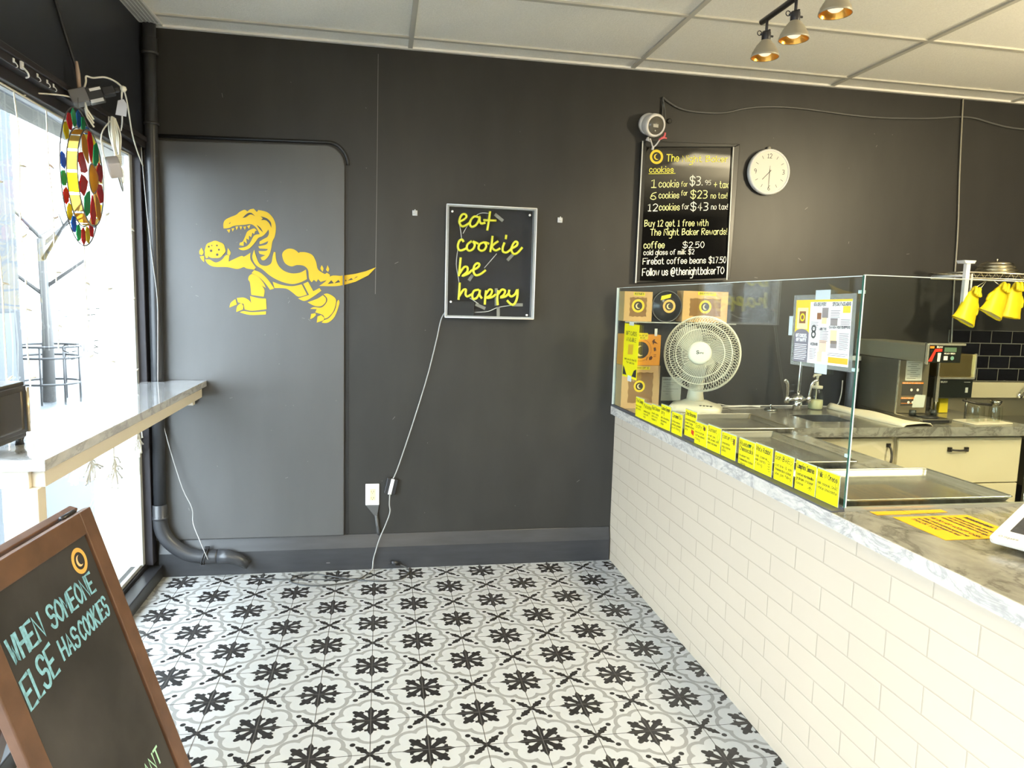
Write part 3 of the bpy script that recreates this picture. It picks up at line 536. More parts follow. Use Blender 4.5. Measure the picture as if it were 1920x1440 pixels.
# thin white wire down the corner
B = MB(); B.tube(sm3(xz(LCORD, -.100), 4), .0022, 6); B.tube(sm3([(p[0], -.068 if p[1] > .25 else -.11, p[1]) for p in LCORD2], 4), .0022, 6)
solo('thin_wire', B, mat('pale_wire', (.42, .42, .42), .5), 'thin pale wire running down beside the black corner pipe', 'wire', (-1.05, -.1, 1.0))
# bar-height window table
marb = marble('white_marble', (.70, .71, .72), (.48, .49, .51), 2.6, .06, .22, 1.0)
t = thing('window_table', 'bar height table with marble top and white frame under the window', 'table', (-1.0, -1.0, 0))
B = MB(); B.prism([(-1.166, -1.905), (-.875, -1.905), (-.875, -.032), (-1.055, -.032), (-1.055, -.105), (-1.166, -.105)], Frame((0, 0, 0), (1, 0, 0), (0, 1, 0)), 1.040, 1.072); part('tabletop', B, marb, t, bevel=.002, label='polished pale marble top')
fm = mat('cream_white_frame', (.70, .64, .53), .5)
B = MB(); B.box(-.930, -.895, -1.86, -.05, .985, 1.040); B.box(-1.150, -.93, -1.875, -1.84, .985, 1.040); B.box(-1.160, -1.14, -1.86, -.11, .985, 1.040)
part('apron', B, fm, t, bevel=.002)
for x0, x1 in ((-.995, -.905), (-1.160, -1.115)):
    B = MB(); B.box(x0, x1, -1.885, -1.835, 0, .985); part('leg', B, fm, t, bevel=.002)
B = MB(); B.box(-1.045, -.935, -.075, -.035, .945, .985); part('wall_cleat', B, fm, t)
# dark display case at the near end of the table
t = thing('display_case', 'dark counter oven with glass door standing on the near end of the marble table', 'oven', (-1.10, -1.76, 1.072))
dk = mat('dark_oven_enamel', (.045, .042, .040), .35)
B = MB(); B.box(-1.160, -1.02, -1.89, -1.668, 1.092, 1.262); part('body', B, dk, t, bevel=.006)
B = MB(); B.box(-1.021, -1.014, -1.885, -1.674, 1.108, 1.250); part('door', B, dk, t, bevel=.003)
B = MB(); B.box(-1.015, -1.012, -1.87, -1.700, 1.122, 1.235); part('door_glass', B, mat('smoked_glass', (.06, .055, .05), .06, spec=.8), t)
B = MB(); B.tube([(-1.005, -1.688, 1.112), (-1.005, -1.688, 1.245)], .005, 8); part('door_handle', B, mat('pale_brass', (.72, .60, .42), .3, .8), t)
for x in (-1.145, -1.035):
    for y in (-1.875, -1.683):
        B = MB(); B.lathe([(0, 0), (.012, 0), (.010, .012), (.013, .021), (0, .021)], (x, y, 1.072), n=14); part('foot', B, blackmetal, t)
# A-frame chalkboard
SF = Frame((-.688, -2.122, 1.0), (.08, .997, 0), (-.3041, .0244, .9523))
wood = mat('brown_stained_wood', (.115, .058, .034), .45, bump=.12, scale=5, var=.22, stretch=(3, 3, 3))
t = thing('chalkboard_sign', 'brown framed A-frame chalkboard with blue chalk lettering by the window', 'sign', (-.42, -2.40, 0))
def sbar(u0, u1, v0, v1, d0=-.022, d1=0): return [(u0, v0), (u1, v0), (u1, v1), (u0, v1)], SF, d0, d1
UL, UR = -.508, .008
for n_, a in (('side_rail', (UL, -.452, -1.048, 0)), ('side_rail', (-.048, UR, -1.048, 0)), ('top_rail', (-.452, -.048, -.055, 0)), ('bottom_rail', (-.452, -.048, -.86, -.80))):
    B = MB(); B.prism(*sbar(*a)); part(n_, B, wood, t, bevel=.003)
bd = MB(); bd.prism(*sbar(-.455, -.045, -.81, -.05, -.016, -.008))
bo = part('board', bd, mat('chalk_dusted_slate', (.034, .032, .033), .85, var=.5, scale=4), t, label='black writing surface')
BK = Frame(SF(-.25, 0, -.022), (.08, .997, 0), (.3041, -.0244, .9523))
for a in ((-.258, -.202, -1.048, 0), (.202, .258, -1.048, 0), (-.202, .202, -.055, 0), (-.202, .202, -.86, -.80)):
    B = MB(); B.prism([(a[0], a[2]), (a[1], a[2]), (a[1], a[3]), (a[0], a[3])], BK, -.030, -.008); part('rear_rail', B, wood, t, bevel=.003)
B = MB(); B.prism([(-.205, -.81), (.205, -.81), (.205, -.05), (-.205, -.05)], BK, -.022, -.014); part('rear_board', B, MATS['chalk_dusted_slate'], t)
for u in (-.42, -.06):
    B = MB(); B.tube([SF(u - .03, .004, -.022), SF(u + .03, .004, -.022)], .006, 8); part('hinge', B, blackmetal, t)
chalk = mat('chalk_blue', (.20, .44, .58), .9, var=.3, scale=90)
B = MB()
B.text('WHEN', -.430, -.196, .050, SF, x1=-.316, w=.0085, d=-.0072, y1=-.190); B.text('SOMEONE', -.285, -.190, .046, SF, x1=-.090, w=.0075, d=-.0072, y1=-.186)
part('lettering', B, chalk, t, label='pale blue chalk capitals, upper line')
B = MB(); B.text('ELSE', -.436, -.292, .062, SF, x1=-.318, w=.0085, d=-.0072, y1=-.272); B.text('HAS', -.290, -.262, .042, SF, x1=-.218, w=.007, d=-.0072); B.text('COOKIES', -.205, -.262, .044, SF, x1=-.070, w=.007, d=-.0072, y1=-.256)
part('lettering', B, chalk, t, label='pale blue chalk capitals, second line')
B = MB(); B.text('WANT', -.205, -.650, .038, SF, x1=-.095, w=.006, d=-.0072); part('lettering', B, mat('chalk_green', (.42, .72, .55), .9), t, label='pale green chalk capitals, lowest line')
B = MB(); LX, LY = -.107, -.102
B.ring(LX, LY, .021, .0315, SF, -.0074, 32); part('logo_ring', B, mat('logo_ochre', (.72, .42, .10), .7), t, label='round ochre logo sticker')
B = MB(); 
def crescent(B, x, y, r, fr, d, m=None, a0=.9):
    o = [(x + r * math.cos(a), y + r * math.sin(a)) for a in [a0 + 4.2 * k / 14 for k in range(15)]]
    cx, cy = x + r * .42 * math.cos(a0 - 1.05), y + r * .42 * math.sin(a0 - 1.05)
    p0, p1 = o[0], o[-1]
    R = math.hypot(p0[0] - cx, p0[1] - cy); s0 = math.atan2(p0[1] - cy, p0[0] - cx); s1 = math.atan2(p1[1] - cy, p1[0] - cx)
    if s1 < s0: s1 += 2 * math.pi
    i_ = [(cx + R * math.cos(s1 + (s0 - s1) * k / 10), cy + R * math.sin(s1 + (s0 - s1) * k / 10)) for k in range(1, 10)]
    B.flat(o + i_, fr, d, m)
crescent(B, LX, LY, .014, SF, -.0072, a0=1.3); part('logo_moon', B, mat('logo_peach', (.85, .55, .28), .7), t)
# suncatcher of coloured panes
t = thing('suncatcher', 'round suncatcher of red, green, blue, yellow and gold panes hanging in the window', 'suncatcher', (-1.06, -1.05, 1.945))
SC = Frame((-1.070, -1.047, 1.945), (-.108, .994, 0), (0, 0, 1))   # its normal faces the room
wire = mat('thin_dark_wire', (.12, .11, .10), .4, .6)
def circ(fr, r0, d, n=40): return [fr(r0 * math.cos(2 * math.pi * k / n), r0 * math.sin(2 * math.pi * k / n), d) for k in range(n)]
B = MB(); B.tube(circ(SC, .247, 0), .0022, 6, closed=True); B.tube(circ(SC, .176, .0), .0022, 6, closed=True); B.tube(circ(SC, .174, .034), .0022, 6, closed=True); B.tube(circ(SC, .054, .040), .002, 6, closed=True)
part('wire_hoops', B, wire, t)
cols = {'red': (.75, .01, .015), 'green': (.01, .48, .16), 'blue': (.01, .16, .60), 'yellow': (.95, .72, .02), 'gold': (.70, .45, .10), 'amber': (.85, .36, .03)}
CM = {k: film('film_' + k, c, .42, .25, .28) for k, c in cols.items()}
seq = ['blue', 'green', 'red', 'yellow', None, 'blue', 'green', 'red', 'yellow', 'blue', 'green', 'red', 'yellow', 'red', 'blue', 'green', 'red', 'green', 'red', None, 'blue', 'green']
for k, c in enumerate(seq):
    if not c: continue
    a = math.pi / 2 + 2 * math.pi * k / len(seq)
    q = []
    for r0, h in ((.179, 0), (.194, .026), (.228, .026), (.245, 0), (.228, -.026), (.194, -.026)):
        q.append((r0 * math.cos(a) - h * math.sin(a), r0 * math.sin(a) + h * math.cos(a)))
    B = MB(); B.prism(q, SC, -.0015, .0015); part('pane', B, CM[c], t, label=c + ' hexagonal pane')
for k in range(14):   # inner drum of gold panels
    a0, a1 = 2 * math.pi * (k + .06) / 14, 2 * math.pi * (k + .94) / 14
    c = ['gold', 'gold', 'yellow', 'gold', 'amber'][k % 5]
    B = MB(); vs = []
    for d in (0, .032):
        for q in range(4):
            a = a0 + (a1 - a0) * q / 3; vs.append(SC(.172 * math.cos(a), .172 * math.sin(a), d))
    B.add(vs, [(q, q + 1, q + 5, q + 4) for q in range(3)], True); part('pane', B, CM[c], t, label='curved ' + c + ' panel of the inner drum')
for k in range(10):
    a = 2 * math.pi * (k + .5) / 10; c = ['red', 'green', 'red', 'amber', 'red'][k % 5]
    q = [(r0 * math.cos(a) - h * math.sin(a), r0 * math.sin(a) + h * math.cos(a)) for r0, h in ((.060, 0), (.090, .022), (.130, .038), (.168, .016), (.168, -.016), (.130, -.038), (.090, -.022))]
    B = MB(); B.prism(q, SC, .034, .037); part('pane', B, CM[c], t, label=c + ' petal pane of the inner disc')
B = MB(); B.lathe([(.052, 0), (.04, .010), (.02, .016), (0, .018)], SC(0, 0, .038), SC.w, 20); part('center_boss', B, CM['amber'], t)
B = MB(); B.tube([SC(0, .247, 0), (-1.075, -1.03, 2.235)], .0015, 5); part('hanging_wire', B, wire, t)
# plug-in light controllers on the window head
t = thing('light_controller', 'black light controller sticking out from the window head with pale cords', 'controller', (-1.06, -.98, 2.26))
cordm = mat('cream_cord', (.88, .85, .74), .5)
CM_ = Matrix.Translation((-1.045, -.985, 2.258)) @ Matrix.Rotation(-.36, 4, 'Y') @ Matrix.Rotation(.25, 4, 'Z')
B = MB(); B.M = CM_; B.box(-.070, -.012, -.03, .03, -.026, .026); part('case', B, mat('grey_controller_case', (.16, .155, .16), .4), t, bevel=.004)
B = MB(); B.M = CM_; B.box(-.014, .040, -.024, .024, -.030, .024); B.box(.040, .082, -.018, .018, -.016, .016); B.box(.082, .100, -.010, .010, -.008, .008); part('plug_adapter', B, blackmetal, t, bevel=.004)
B = MB(); B.M = CM_; B.box(.0, .038, -.0255, -.0235, .006, .016); part('rating_label', B, mat('label_white', (.8, .8, .8), .5), t)
B = MB(); B.M = CM_; B.box(-.010, .034, -.0255, -.0235, -.036, -.024); part('barcode_label', B, mat('label_grey', (.6, .6, .6), .5), t)
B = MB(); B.tube([(-1.085, -.985, 2.262), (-1.088, -.985, 2.33), (-1.092, -.985, 2.375)], [.007, .008, .005], 8); part('wood_peg', B, mat('pale_wood', (.45, .33, .26), .7), t)
B = MB()
B.tube(sm3([(-1.068, -.985, 2.285), (-1.062, -.985, 2.305), (-1.06, -.985, 2.325), (-1.04, -.98, 2.322), (-1.00, -.97, 2.33), (-.965, -.96, 2.318), (-.94, -.96, 2.295)]), .0035, 6)
B.tube(sm3([(-.945, -.965, 2.292), (-.955, -.94, 2.25), (-1.0, -.80, 2.21), (-1.05, -.66, 2.20)]), .003, 6)
B.tube(sm3([(-.94, -.96, 2.295), (-.96, -.86, 2.265), (-1.02, -.62, 2.20), (-1.08, -.36, 2.17), (-1.105, -.20, 2.13)]), .003, 6)
B.tube(sm3([(-1.10, -.985, 2.24), (-1.118, -1.05, 2.235), (-1.17, -1.16, 2.21), (-1.184, -1.2, 2.19)]), .003, 6)
B.lathe([(0, -.010), (.010, -.006), (.012, .004), (.006, .012), (0, .012)], (-.942, -.962, 2.294), (1, 0, .3), 12)
part('cord', B, cordm, t)
B = MB()
for z_ in (-.02, -.006, .008): B.tube([(-1.062, -1.005 + .0, 2.225 + z_), (-1.05, -1.02, 2.19 + z_), (-1.035, -1.0, 2.16 + z_)], .0035, 6)
part('hanging_strap', B, cordm, t)
# coiled pale cord
B = MB()
for k in range(9):
    w = .010 + .0045 * (k % 4); s_ = random.uniform(-.01, .01)
    B.tube(sm3([(-1.09 + s_, -.56 - w, 2.24), (-1.085 + s_, -.55 - w * 2.4, 2.17), (-1.08, -.55 - w, 2.09 + s_), (-1.08, -.54, 2.04), (-1.08, -.54 + w, 2.09), (-1.085 - s_, -.55 + w * 2.2, 2.17 - s_), (-1.09, -.55 + w, 2.245)]), .0028, 6)
for k in range(7): B.tube([(-1.08 + .012 * math.cos(a), -.545 + .018 * math.sin(a), 2.09 - .006 * k) for a in [2 * math.pi * q / 10 for q in range(10)]], .0026, 6, closed=True)
for k, w in enumerate((.045, .06, .03)): B.tube(sm3([(-1.08, -.545, 2.06), (-1.08, -.545 + w, 2.03), (-1.08, -.54 + w * .7, 1.985), (-1.08, -.545, 2.01), (-1.08, -.56, 2.05)]), .0026, 6)
B.tube(sm3([(-1.085, -.60, 2.22), (-1.08, -.72, 2.14), (-1.08, -.70, 2.06), (-1.08, -.60, 2.035), (-1.08, -.55, 2.05)]), .0028, 6)
solo('cord_bundle', B, cordm, 'hank of cream cord tied up under the window head', 'cord', (-1.08, -.55, 2.1)).location = (-1.065, -.67, 2.105)
# power adapter on a wire, and its tag
t = thing('power_adapter', 'pale grey plug adapter dangling on a wire beside the suncatcher', 'adapter', (-1.04, -.79, 1.99))
B = MB(); B.M = Matrix.Translation((-.985, -.955, 2.005)) @ Matrix.Rotation(.6, 4, 'X') @ Matrix.Rotation(.4, 4, 'Z'); B.box(-.022, .022, -.036, .036, -.03, .03); part('case', B, mat('grey_plastic', (.52, .48, .46), .5), t, bevel=.005)
B = MB(); B.tube(sm3([(-.985, -.93, 1.99), (-1.0, -.84, 1.95), (-1.02, -.76, 1.94), (-1.04, -.70, 1.97), (-1.055, -.69, 2.03), (-1.062, -.70, 2.06), (-1.03, -.80, 2.055), (-.99, -.93, 2.02)]), .0022, 6); part('cord', B, mat('grey_cord', (.25, .24, .22), .5), t)
B = MB(); B.prism([(-.020, -.028), (.018, -.028), (.018, .016), (.004, .034), (-.016, .026)], Frame((-.95, -.955, 2.225), (1, 0, -.12), (.12, 0, 1)), 0, .002); B.tube([(-.948, -.956, 2.258), (-.944, -.960, 2.292)], .0015, 5)
solo('paper_tag', B, mat('tag_paper', (.62, .62, .66), .7), 'small blank white tag hanging from the cord on the window head', 'tag', (-.95, -.955, 2.22))
# icicle light string
t = thing('icicle_lights', 'cream icicle light string hanging in front of the window glass', 'string lights', (-1.17, -.9, 2.2))
B = MB(); B.tube(sm3([(-1.184, -3.2, 2.2), (-1.184, -2.0, 2.18), (-1.184, -1.45, 2.19), (-1.184, -1.0, 2.185), (-1.184, -.6, 2.18), (-1.184, -.2, 2.19), (-1.184, -.15, 2.19)]), .0035, 6); part('main_cord', B, cordm, t)
bulb = mat('clear_bulb', (.85, .84, .80), .2)
for i, (y, z1) in enumerate(((-1.42, .75), (-1.26, 1.1), (-1.02, 1.30), (-.73, .78), (-.49, .72), (-.155, .60), (-1.9, 1.1), (-2.4, .9))):
    pts = [(-1.184 + random.uniform(-.003, .003), y + random.uniform(-.006, .006), 2.19 - (2.19 - z1) * q / 9) for q in range(10)]
    B = MB(); B.tube(pts, .0026, 6); part('drop_cord', B, cordm, t)
    for q in (2, 4, 6, 8):
        B = MB(); p = V(*pts[q]); a = random.uniform(-.8, .8); B.tube([p, p + V(.004, .020 * math.cos(a), .012 * math.sin(a)), p + V(.006, .034 * math.cos(a), .022 * math.sin(a))], [.004, .0045, .002], 6); part('bulb', B, bulb, t)
for i, (y, z, lab) in enumerate(((-.76, .78, 'bunch of cream string lights hanging left under the marble table'), (-.50, .72, 'bunch of cream string lights hanging in the middle under the marble table'), (-.16, .80, 'bunch of cream string lights hanging beside the dark window frame'))):
    t = thing('light_bunch', lab, 'string lights', (-1.183, y, z), 'bunches of string lights')
    B = MB(); B.tube([(-1.184, y, z + .24), (-1.184, y + .003, z + .1), (-1.183, y, z)], .004, 6); part('cord', B, cordm, t)
    for q in range(16):
        a = random.uniform(-2.9, -.25) if i < 2 else random.uniform(-2.4, -.7); l = random.uniform(.06, .12)
        B = MB(); p = V(-1.183, y, z + random.uniform(-.01, .05)); e = p + V(random.uniform(-.004, .012), l * math.cos(a), l * math.sin(a))
        B.tube(sm3([p, (p + e) / 2 + V(.003, random.uniform(-.015, .015), .01), e], 4), [.0032] * 8 + [.0055], 6); part('bulb', B, bulb, t)
# small hooks along the window head
for k, (y, kh) in enumerate(((-1.417, .55), (-1.367, 1.0), (-1.256, .5), (-1.184, .5), (-1.134, .5))):
    B = MB(); z = 2.246; B.M = Matrix.Translation((-1.1155, y, z)) @ Matrix.Scale(kh, 4) @ Matrix.Translation((1.1155, -y, -z)); B.box(-1.1155, -1.110, y - .008, y + .008, z - .012, z + .012); B.tube(sm3([(-1.110, y, z - .006), (-1.098, y, z - .02), (-1.096, y + .004, z - .032), (-1.106, y + .006, z - .036)], 4), .003, 6)
    solo('hook', B, mat('white_plastic', (.8, .8, .8), .4), ['white plastic hook at the near end of the black window head', 'largest white hook on the black window head, second from the near end', 'white plastic hook in the middle of the row on the window head', 'white plastic hook fourth from the near end of the window head', 'white plastic hook closest to the light controller'][k], 'hook', (-1.11, y, z), 'hooks on the window head')
# ceiling grille in the corner
t = thing('ceiling_grille', 'narrow white air grille in the ceiling corner above the black pipe', 'grille', (-1.09, -.3, 2.835))
B = MB(); B.box(-1.14, -1.035, -1.2, -.075, 2.828, 2.836); part('frame', B, white_paint, t, bevel=.002)
for k in range(5):
    B = MB(); B.box(-1.125 + .018 * k, -1.117 + .018 * k, -1.18, -.10, 2.823, 2.829); part('slat', B, mat('grey_slat', (.45, .44, .41), .5), t)
# wiring along the wall above the window
B = MB(); B.tube(sm3([(-1.134, -2.2, 2.80), (-1.134, -1.35, 2.70), (-1.134, -1.10, 2.62), (-1.130, -.97, 2.47), (-1.115, -.88, 2.31)]), .006, 7)
solo('black_cable', B, blackmetal, 'black cable drooping down the wall above the window to the controller', 'cable', (-1.13, -1.2, 2.6))
# ================================================================ ON THE BLACK WALL
def soft(p):
    """rounds an outline except at its sharp corners"""
    n = len(p); out = []
    def turn(i):
        a = Vector(p[i]) - Vector(p[i - 1]); b = Vector(p[(i + 1) % n]) - Vector(p[i])
        return abs(a.angle(b, 0)) if a.length > 1e-6 and b.length > 1e-6 else 0
    sharp = [turn(i) > .95 for i in range(n)]
    for i in range(n):
        p1, p2 = p[i], p[(i + 1) % n]
        p0 = p1 if sharp[i] else p[i - 1]
        p3 = p2 if sharp[(i + 1) % n] else p[(i + 2) % n]
        for j in range(4):
            t = j / 4
            out.append(tuple(.5 * (2 * b + (c - a) * t + (2 * a - 5 * b + 4 * c - e) * t * t + (-a + 3 * b - 3 * c + e) * t ** 3) for a, b, c, e in zip(p0, p1, p2, p3)))
    return out
yel = mat('yellow_vinyl', (.66, .42, .003), .5)
dark_mark = mat('wall_showing_through', (.042, .041, .041), .4)
t = thing('dinosaur_decal', 'yellow vinyl decal of a running dinosaur holding a cookie on the black wall', 'decal', (-.45, -.025, 1.68))
B = MB()
for i_, p in enumerate(DINO): B.flat(soft(p), WALL, .0261 + .00003 * i_)
part('body', B, yel, t)
B = MB()
for p in DINO_T: B.flat(p, WALL, .0044)
for z_ in ((1.6402, 1.5885, 1.6451, 1.5945),):   # the tail follows the rounded edge of the boarded section
    E_ = [(0, .0262), (.5, .0245), (.8, .016), (1, .0044)]
    B.add([WALL(-.19 + .026 * f, z_[i] + (z_[i + 2] - z_[i]) * f, d) for f, d in E_ for i in (0, 1)], [(2 * i, 2 * i + 1, 2 * i + 3, 2 * i + 2) for i in range(3)], True)
part('tail', B, yel, t)
B = MB()
for p in DINOK: B.flat(soft(p), WALL, .0272)
for p in DINOK_T: B.flat(p, WALL, .005)
part('cutouts', B, dark_mark, t, label='dark cut-out details')
# acrylic sign box with unlit tubes
t = thing('neon_sign', 'clear acrylic box sign with yellow script tubes reading eat cookie be happy', 'sign', (.62, -.03, 1.74))
acr = glass('acrylic', (.96, .97, .97), 0.0, 1.5)
ax0, ax1, az0, az1 = .372, .868, 1.434, 2.041
B = MB(); B.box(ax0, ax1, -.0135, -.010, az0, az1); part('back_panel', B, mat('smoky_acrylic', (.045, .046, .052), .07, spec=.6), t)
B = MB(); B.box(ax0, ax1, -.0665, -.063, az0, az1); part('front_panel', B, acr, t)
edge = mat('frosted_acrylic_edge', (.72, .73, .74), .25)
for a in ((ax0, ax0 + .013, az0, az1), (ax1 - .013, ax1, az0, az1), (ax0 + .013, ax1 - .013, az0, az0 + .011), (ax0 + .013, ax1 - .013, az1 - .011, az1)):
    B = MB(); B.box(a[0], a[1], -.063, -.0135, a[2], a[3]); part('edge_strip', B, film('clear_edge', (.80, .81, .82), .55, .15), t)
B = MB()
for a in ((ax0, az0, ax0, az1), (ax1, az0, ax1, az1), (ax0, az0, ax1, az0), (ax0, az1, ax1, az1)):
    B.tube([(a[0], -.065, a[1]), (a[2], -.065, a[3])], .003, 6)
part('bright_edges', B, mat('bright_acrylic_edge', (.85, .85, .86), .3), t)
tube_m = mat('yellow_silicone_tube', (.95, .91, .06), .40)
for w_, ss in NEON.items():
    B = MB()
    for q in ss: B.tube(xz(smooth2([tuple(p) for p in q], 4), -.045), .0066, 8)
    part('word_tube', B, tube_m, t, label='yellow script tube reading ' + w_)
B = MB()
for q in NWIRE: B.tube(xz(smooth2([tuple(p) for p in q], 4), -.030), .0022, 6)
part('lead_wire', B, mat('white_wire', (.75, .73, .72), .4), t)
for q in NSLEEVE:
    B = MB(); (xa, za), (xb, zb) = q; d = Vector((xb - xa, 0, zb - za)); n = Vector((-d.z, 0, d.x)).normalized() * .0085
    a_, b_ = Vector((xa, -.03, za)), Vector((xb, -.03, zb))
    for yy in (0,): B.add([a_ - n + V(0, -.004, 0), b_ - n + V(0, -.004, 0), b_ + n + V(0, -.004, 0), a_ + n + V(0, -.004, 0), a_ - n + V(0, .004, 0), b_ - n + V(0, .004, 0), b_ + n + V(0, .004, 0), a_ + n + V(0, .004, 0)], [(0, 1, 2, 3), (7, 6, 5, 4), (0, 4, 5, 1), (1, 5, 6, 2), (2, 6, 7, 3), (3, 7, 4, 0)])
    part('clear_sleeve', B, film('clear_sleeve', (.75, .75, .72), .35, .2), t)
B = MB(); B.box(NBOX[0][0], NBOX[1][0], -.05, -.0145, NBOX[0][1], NBOX[1][1]); part('driver_box', B, mat('dark_blue_plastic', (.022, .026, .034), .35), t, bevel=.003)
for x in (ax0 + .030, ax1 - .040):
    for z in (az0 + .085 if x < .6 else az0 + .022, az1 - .038):
        B = MB(); B.lathe([(0, 0), (.006, 0), (.006, .006), (0, .007)], (x, -.0665, z), (0, -1, 0), 14); part('standoff_cap', B, mat('white_cap', (.9, .9, .9), .3), t)
# its cord down to the dimmer and across the floor
t = thing('sign_cord', 'pale power cord hanging from the yellow script sign down to a plug on the floor', 'cord', (.1, -.02, .5))
cm = mat('pale_grey_cord', (.34, .34, .33), .45)
B = MB(); B.tube(sm3(xz(NCORD, -.016)), .0034, 7); B.tube(sm3(xz(NCORD2, -.040) + [(-.012, -.06, .012), (-.0345, -.1028, .006)]), .0034, 7)
part('cord', B, cm, t)
B = MB(); B.tube(sm3([(p[0], min(p[1], -.034), .0055) for p in FLOOP[1:]] + [(.185, -.07, .012), (.16, -.055, .022), (.135, -.045, .03)]), .0036, 7); part('floor_cord', B, mat('dark_cord', (.06, .06, .06), .45), t, label='darker cord looped on the floor')
B = MB(); B.M = Matrix.Translation((.090, -.018, .478)) @ Matrix.Rotation(.22, 4, 'Y'); B.box(-.031, .031, -.012, .010, -.045, .045); part('dimmer_box', B, blackmetal, t, bevel=.004, label='black in-line dimmer box')
B = MB(); B.M = Matrix.Translation((.090, -.032, .478)) @ Matrix.Rotation(.22, 4, 'Y'); B.box(-.009, .009, -.003, .002, -.045, .045); part('dimmer_label', B, MATS['label_white'], t)
B = MB(); B.tube([(.140, -.046, .028), (.118, -.05, .040), (.095, -.056, .046)], [.008, .014, .011], 10); B.box(.078, .096, -.061, -.058, .038, .041); B.box(.078, .096, -.052, -.049, .048, .051); B.tube([(.096, -.05, .055), (.080, -.05, .056)], .0028, 6)
part('plug', B, blackmetal, t)
B = MB(); B.tube(sm3([(p[0], min(p[1], -.05), .005) for p in FCORD[1:]], 4), .0032, 6)
solo('floor_wire', B, MATS['dark_cord'], 'dark cord lying on the floor from the pipe end to the loop', 'cord', (-.4, -.14, .005))
# outlet
t = thing('wall_outlet', 'white outlet plate with cream sockets low on the black wall', 'outlet', (-.012, -.002, .43))
B = MB(); B.box(-.052, .024, -.008, 0, .367, .490); part('cover_plate', B, mat('white_plastic', (.8, .8, .8), .4), t, bevel=.003)
B = MB(); B.box(-.0285, .0035, -.0105, -.007, .395, .462); part('socket', B, mat('ivory_plastic', (.80, .68, .36), .4), t, bevel=.001)
B = MB()
for z in (.446, .410):
    for x in (-.020, -.007): B.rect(x - .0012, x + .0012, z - .004, z + .006, WALL, .0112)
    B.disc(-.0135, z - .009, .0022, WALL, .0112, 10)
part('slots', B, blackmetal, t)
B = MB(); B.prism([(-.048, .367), (.022, .367), (.014, .315), (.022, .235), (.030, .20), (.010, .20), (.002, .30)], WALL, 0, .012); B.tube([(.008, -.012, .31), (.016, -.012, .25), (.026, -.012, .195)], .009, 8)
part('flexible_conduit', B, mat('painted_armour', (.075, .075, .075), .35, bump=.8, scale=160), t, label='black painted armoured cable under the plate')
for x, lab in ((.205, 'small white wall clip between the dinosaur and the script sign'), (1.016, 'small white wall clip between the script sign and the menu board')):
    t = thing('wall_clip', lab, 'clip', (x, -.002, 1.992), 'wall clips')
    B = MB(); B.box(x - .014, x + .014, -.006, 0, 1.978, 2.006); part('plate', B, mat('white_plastic', (.8, .8, .8), .4), t, bevel=.002)
    for dx in (-.009, 0, .009):
        B = MB(); B.tube([(x + dx, -.006, 1.984), (x + dx, -.013, 1.99), (x + dx, -.011, 2.002 if dx else 2.010)], .003, 6); part('prong', B, mat('white_plastic', (.8, .8, .8), .4), t)
# menu board
t = thing('menu_board', 'black framed menu board with bright marker prices on the wall behind the counter', 'menu board', (1.76, -.02, 2.07))
bf = mat('black_board_frame', (.018, .018, .018), .30)
OU = [(1.466, 1.655), (2.054, 1.700), (2.062, 2.468), (1.468, 2.448)]
IN = [tuple(MENU_IN[3]), tuple(MENU_IN[2]), tuple(MENU_IN[1]), tuple(MENU_IN[0])]
for k, nm in enumerate(('bottom_rail', 'side_rail', 'top_rail', 'side_rail')):
    j = (k + 1) % 4; B = MB(); B.prism([OU[k], OU[j], IN[j], IN[k]], WALL, .002, .030); part(nm, B, bf, t, bevel=.003)
B = MB(); B.prism([OU[0], (OU[0][0] + .007, OU[0][1]), (OU[3][0] + .007, OU[3][1]), OU[3]], WALL, .0305, .033); part('edge_trim', B, mat('pale_edge', (.62, .61, .58), .4), t, label='pale edge strip')
B = MB(); B.prism([(IN[1][0] - .007, IN[1][1]), IN[1], IN[2], (IN[2][0] - .006, IN[2][1])], WALL, .0305, .033); part('edge_trim', B, mat('pale_edge', (.62, .61, .58), .4), t, label='pale edge strip')
B = MB(); B.prism(IN, WALL, .002, .0195); part('board', B, mat('gloss_black_board', (.004, .004, .0045), .06, spec=.6), t, label='glossy black writing panel')
inks = [mat('marker_yellow', (.86, .80, .10), .6), mat('marker_lemon', (.90, .90, .40), .6), mat('marker_white', (.88, .88, .78), .6)]
for a_, b_, lab in ((0, 2, 'shop name heading in yellow marker'), (2, 3, 'underlined cookies heading in yellow marker'), (3, 9, 'price line for one cookie'), (9, 14, 'price line for six cookies'), (14, 19, 'price line for twelve cookies'), (19, 20, 'offer line'), (20, 21, 'rewards line'), (21, 23, 'coffee price line'), (23, 24, 'milk price line'), (24, 25, 'coffee beans price line'), (25, 26, 'social media line')):
    B = MB()
    for tx, x0, z0, x1, h, cc in MENU[a_:b_]: B.text(tx, x0, z0, h, WALL, x1=x1, w=h * (.15 if cc == 0 else .12), d=.0202, y1=z0 + (x1 - x0) * .055, m=cc)
    if a_ == 2: B.ribbon(MENU_UL, .004, WALL, .0202, 0)
    part('lettering', B, inks, t, label=lab)
LX, LY, LR = MENU_LOGO
B = MB(); B.ring(LX, LY, LR * .66, LR, WALL, .0202); crescent(B, LX + .001, LY, LR * .42, WALL, .0202, a0=1.3); part('logo', B, mat('logo_yellow', (.90, .66, .03), .5), t, label='round yellow moon logo')
